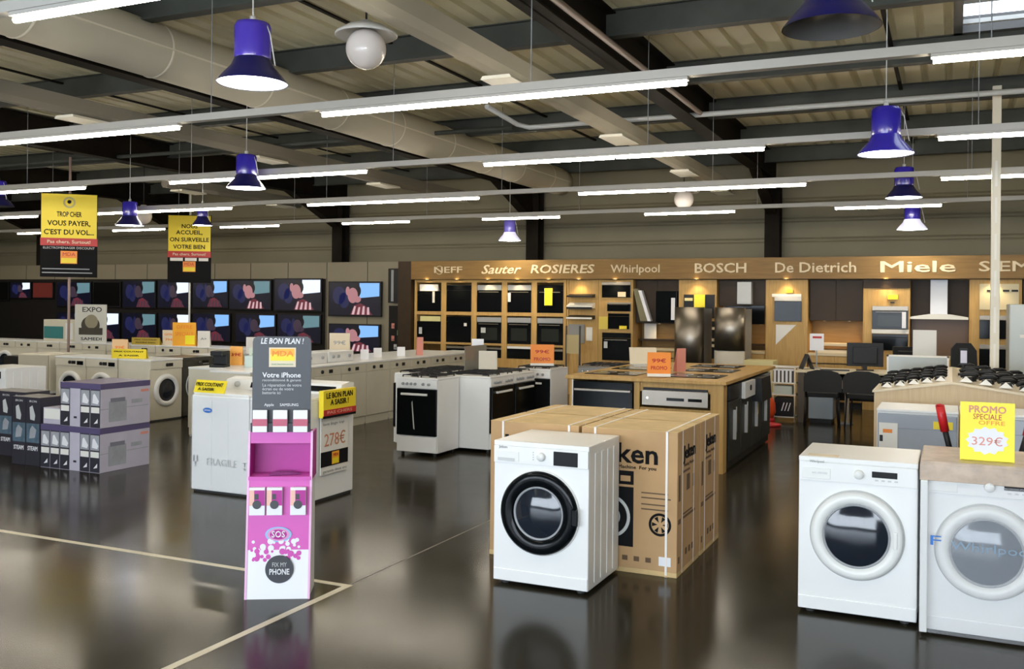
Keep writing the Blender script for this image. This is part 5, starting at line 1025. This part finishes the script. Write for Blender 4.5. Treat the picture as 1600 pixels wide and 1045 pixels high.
t = thing('yellow_bin', 'pale yellow cupboard unit left of the rack beside the island', 'cupboard', (-2.62, 14.6, 0)); obox('body', (-0.22, 0.22, 0, 0.4, 0.02, 0.85), mat('straw laminate', (0.66, 0.58, 0.28), 0.5), t, 0.01); obox('plinth', (-0.2, 0.2, 0.02, 0.4, 0, 0.02), BLACK, t)

# ------------------------------------------------------------------ television wall
PT = 17.25
bm = BM(); box(bm, XL+0.1, -10.3, PT, PT+0.06, 0, 2.53); struct('wall_display', bm, PANEL, 'taupe partition behind the televisions')
bm = BM()
x = -29.2
while x < -10.4: box(bm, x, x+0.012, PT-0.004, PT, 0.3, 2.53); x += 1.05
struct('trim_4', bm, GAPM, 'dark joints of the taupe partition')
struct('trim_5', box(BM(), XL+0.1, -12.42, PT-0.03, PT-0.006, 0.0, 2.17), PANELD, 'dark band of the partition behind the televisions')
t = thing('display_bench', 'long black bench below the televisions', 'bench', (-17.5, PT-0.55, 0)); obox('carcass', (-7.5, 5.0, 0, 0.5, 0.05, 0.52), BLACK, t); obox('top', (-7.5, 5.0, -0.02, 0.5, 0.52, 0.55), CHAR, t); obox('plinth', (-7.4, 4.9, 0.03, 0.45, 0, 0.05), BLACK, t)
NV = mat('screen navy', (0.002, 0.003, 0.01), 0.3, emit=(0.02, 0.02, 0.06), es=0.15)
NVD = mat('screen black', (0.004, 0.004, 0.005), 0.2)
def emi(n, c, s): return mat(n, (0.005, 0.005, 0.005), 0.3, emit=c, es=s)
SKYB = [emi('screen sky', (0.20, 0.42, 0.80), 1.1), emi('screen pale sky', (0.62, 0.72, 0.85), 1.3), emi('screen teal sky', (0.22, 0.42, 0.48), 0.5)]
SKIN = emi('screen skin', (0.48, 0.22, 0.24), 0.8); SKIND = emi('screen dim skin', (0.14, 0.09, 0.14), 0.3); SHIRT = emi('screen shirt red', (0.30, 0.05, 0.08), 0.4); SHIRTW = emi('screen shirt white', (0.72, 0.48, 0.52), 0.8); BLOB = emi('screen blue blob', (0.03, 0.035, 0.15), 0.4); HAIR = emi('screen hair', (0.012, 0.01, 0.02), 0.3)
def tv(label, x0, x1, z0, z1, kind='full', sky=0, y=PT, tilt=0.0):
    t = thing('television', label, 'television', ((x0+x1)/2, y-0.09, z0)); w_, h_ = x1-x0, z1-z0
    obox('bezel', (-w_/2, w_/2, 0, 0.05, 0, h_), BLACK, t, 0.006); obox('wall_bracket', (-0.15, 0.15, 0.05, 0.084, h_*0.3, h_*0.7), BLACK, t)
    W_, H_ = w_-0.05, h_-0.06
    bm = BM(); X = lambda u: -W_/2+u*W_; Z = lambda v: 0.035+v*H_
    mats = [NV if kind != 'off' else (mat('dull red screen', (0.03, 0.006, 0.005), 0.3, emit=(0.12, 0.02, 0.015), es=0.6) if kind == 'red' else NVD), SKYB[sky], SKIN if kind == 'full' else SKIND, SHIRT, SHIRTW if kind == 'full' else SKIND, BLOB, HAIR]
    if kind == 'red': mats[0] = mat('dull red screen', (0.03, 0.006, 0.005), 0.3, emit=(0.12, 0.02, 0.015), es=0.6)
    box(bm, X(0), X(1), -0.0008, 0.0, Z(0), Z(1), 0)
    def poly(pts, lv, mi): prism(bm, [(X(u), Z(v)) for u, v in pts], -0.0008-0.0006*(lv-1), -0.0008-0.0006*lv, 'Y', mi)
    def ell(u, v, a, b, lv, mi): poly([(u+a*math.cos(2*PI*k/18), v+b*math.sin(2*PI*k/18)) for k in range(18)], lv, mi)
    if kind in ('full', 'dim'):
        poly([(0.60, 0.52), (0.985, 0.58), (0.985, 0.985), (0.60, 0.985)], 1, 1)
        ell(0.20, 0.60, 0.13, 0.28, 1, 5); ell(0.30, 0.45, 0.10, 0.25, 1, 5)
        ell(0.52, 0.74, 0.11, 0.22, 2, 6)
        ell(0.47, 0.60, 0.10, 0.24, 3, 2); ell(0.56, 0.48, 0.07, 0.10, 3, 2)
        ell(0.37, 0.74, 0.04, 0.14, 2, 2 if kind == 'full' else 5)
        poly([(0.42, 0.0), (0.50, 0.30), (0.62, 0.36), (0.72, 0.28), (0.86, 0.0)], 2, 3)
        for q in range(4): poly([(0.45+q*0.10, 0.01), (0.50+q*0.085, 0.27-0.03*(q % 2)), (0.535+q*0.085, 0.27-0.03*(q % 2)), (0.50+q*0.10, 0.01)], 3, 4)
    obj('screen', bm, mats, t)
    return t
tvs = [
 ('large television at right end of upper row, on taupe panel', -12.29, -10.94, 1.36, 2.11, 'full', 0), ('television second from right in the upper row, whitish window', -13.76, -12.46, 1.45, 2.18, 'full', 1),
 ('television third from right in the upper row', -15.04, -13.84, 1.46, 2.15, 'full', 2), ('television fourth from right in the upper row, right of the lower banner', -16.13, -15.07, 1.49, 2.15, 'dim', 0),
 ('television half hidden by the right yellow banner pole', -17.22, -16.22, 1.47, 2.14, 'dim', 1), ('television left of the right banner in the upper row', -18.35, -17.28, 1.46, 2.14, 'dim', 2),
 ('switched off television between two lit ones in the upper row', -19.35, -18.42, 1.48, 2.11, 'off', 0), ('dim television below the left yellow banner', -20.62, -19.42, 1.47, 2.11, 'dim', 2),
 ('small television with dull red screen at far left', -21.50, -20.75, 1.67, 2.10, 'red', 0), ('small lit television near left edge of the upper row', -22.34, -21.56, 1.66, 2.11, 'dim', 1), ('dark television at left edge of the upper row', -23.3, -22.4, 1.6, 2.11, 'off', 0),
 ('lower television at right end beneath the large one', -12.27, -10.96, 0.58, 1.20, 'full', 0), ('lower television second from right', -13.66, -12.48, 0.74, 1.39, 'dim', 2), ('lower television third from right, behind the white card', -14.85, -13.70, 0.72, 1.38, 'dim', 0),
 ('lower television fourth from right', -16.12, -15.0, 0.71, 1.38, 'dim', 0), ('lower television behind the orange poster card', -17.18, -16.2, 0.72, 1.36, 'dim', 1), ('lower television left of the orange poster card', -18.36, -17.25, 0.70, 1.36, 'dim', 2),
 ('lower television with brightest window, sixth from the right', -19.5, -18.44, 0.68, 1.36, 'dim', 1), ('dim lower television right of the portrait poster', -20.6, -19.55, 0.62, 1.34, 'dim', 2)]
for l, a, b_, c_, d_, k_, s_ in tvs: tv(l, a, b_, c_, d_, k_, s_)
t = thing('column_speaker', 'tall black speaker panel right of the large television', 'speaker', (-10.59, PT-0.02, 1.66)); obox('cabinet', (-0.15, 0.15, -0.12, 0.02, 0, 0.72), BLACK, t, 0.01); obox('front_grille', (-0.07, -0.01, -0.13, -0.12, 0.03, 0.69), GREYP, t)
t = thing('pegboard', 'dark pegboard beside the brown end board under the speaker', 'pegboard', (-10.55, PT-0.01, 0.0)); obox('board', (-0.22, 0.22, -0.04, 0.0, 0.2, 1.6), PANELD, t); obox('edge', (0.21, 0.235, -0.06, 0.0, 0.2, 2.5), LGREY, t)
gi = None
for q, (x, z, m) in enumerate(((-10.66, 1.12, PINKP), (-10.52, 0.98, GREENP), (-10.40, 1.12, CREAM), (-10.66, 0.86, PINKP), (-10.50, 1.30, GREENP), (-10.42, 0.84, CREAM), (-10.60, 0.68, LGREY), (-10.45, 1.42, GREENP))):
    t = thing('blister_pack', 'small %s pack hanging on the dark pegboard, %s' % ({'pale red print': 'reddish', 'green print': 'green', 'cream paper': 'cream', 'light grey metal': 'grey'}[m.name], ['upper left', 'middle', 'right of the middle', 'lower left', 'near the top', 'lower right', 'lowest', 'topmost'][q]), 'blister pack', (x, PT-0.055, z), 0.0); bm = BM(); box(bm, -0.035, 0.035, -0.01, 0.005, 0, 0.11, bev=0.006); lathe(bm, [(0, 0.02), (0.025, 0.03), (0.02, 0.08), (0, 0.09)], c=(0, -0.015, 0), n=10); obj('pack', bm, m, t)

# ------------------------------------------------------------------ banners on poles
def banner(label, x, y, rz, l1, extra):
    t = thing('hanging_banner', label, 'banner', (x, y, 0), rz)
    bm = BM(); box(bm, -0.41, 0.41, 0, 0.03, 2.01, 3.32, bev=0.004); obj('sheet', bm, INK, t)
    obox('yellow_field', (-0.40, 0.40, -0.003, 0.0, 2.62, 3.31), YEL, t); obox('red_band', (-0.41, 0.41, -0.005, 0.0, 2.50, 2.62), RED, t)
    for s, z, wd in l1: text(s, 0.11, INK, t, (0.0, -0.004, z), width=wd, bold=0.003)
    text('Pas chers. Surtout!', 0.07, CREAM, t, (0, -0.006, 2.56), width=0.62, bold=0.001)
    bm = BM(); box(bm, -0.12, 0.12, -0.004, 0.0, 2.22, 2.42); box(bm, -0.11, 0.11, -0.006, -0.003, 2.23, 2.31, 1); obj('logo_patch', bm, [ORG, YEL], t); text('MDA', 0.08, RED, t, (0, -0.006, 2.365), width=0.18)
    if extra:
        for a, b_ in ((-0.36, -0.12), (-0.08, 0.14), (0.18, 0.36)): obox('white_patch', (a, b_, -0.003, 0, 2.43, 2.485) if False else (a, b_, -0.003, 0, 2.43, 2.49), PAPER, t)
    else:
        text('ELECTROMENAGER DISCOUNT', 0.05, LGREY, t, (0, -0.001, 2.465), width=0.74); bm = BM(); lathe(bm, [(0.06, -0.004), (0.075, -0.006), (0.09, -0.004)], axis='Y', c=(0, 0, 3.18), n=20); lathe(bm, [(0, -0.006), (0.025, -0.005), (0.03, -0.004)], axis='Y', c=(0, 0, 3.19), n=12, mi=1); obj('round_mark', bm, [mat('olive print', (0.50, 0.42, 0.15), 0.5), INK], t)
        obox('grey_line', (-0.38, 0.30, -0.003, 0, 2.13, 2.145), GREYP, t); obox('grey_line', (-0.38, 0.34, -0.003, 0, 2.07, 2.085), GREYP, t)
    bm = BM(); cyl(bm, (0, 0.055, 0.0), (0, 0.055, 3.9), 0.02, 12); cyl(bm, (0, 0.055, 0.0), (0, 0.055, 0.02), 0.12, 24); obj('pole', bm, PAPER if extra else mat('rosy pole', (0.35, 0.25, 0.22), 0.5), t)
    return t
banner('yellow and black banner on pole at far left', -12.57, 10.68, math.radians(42), [('TROP CHER', 2.99, 0.36), ('VOUS PAYER,', 2.85, 0.62), ("C'EST DU VOL...", 2.71, 0.72)], False)
banner('yellow and black banner on white pole right of the first, crossed by a tube light', -13.43, 14.19, math.radians(30), [('NOUS', 3.10, 0.30), ('ACCUEIL,', 2.98, 0.5), ('ON SURVEILLE', 2.84, 0.74), ('VOTRE BIEN', 2.70, 0.6)], True)
for o in list(bpy.data.objects):
    if o.name.startswith('banner'): pass
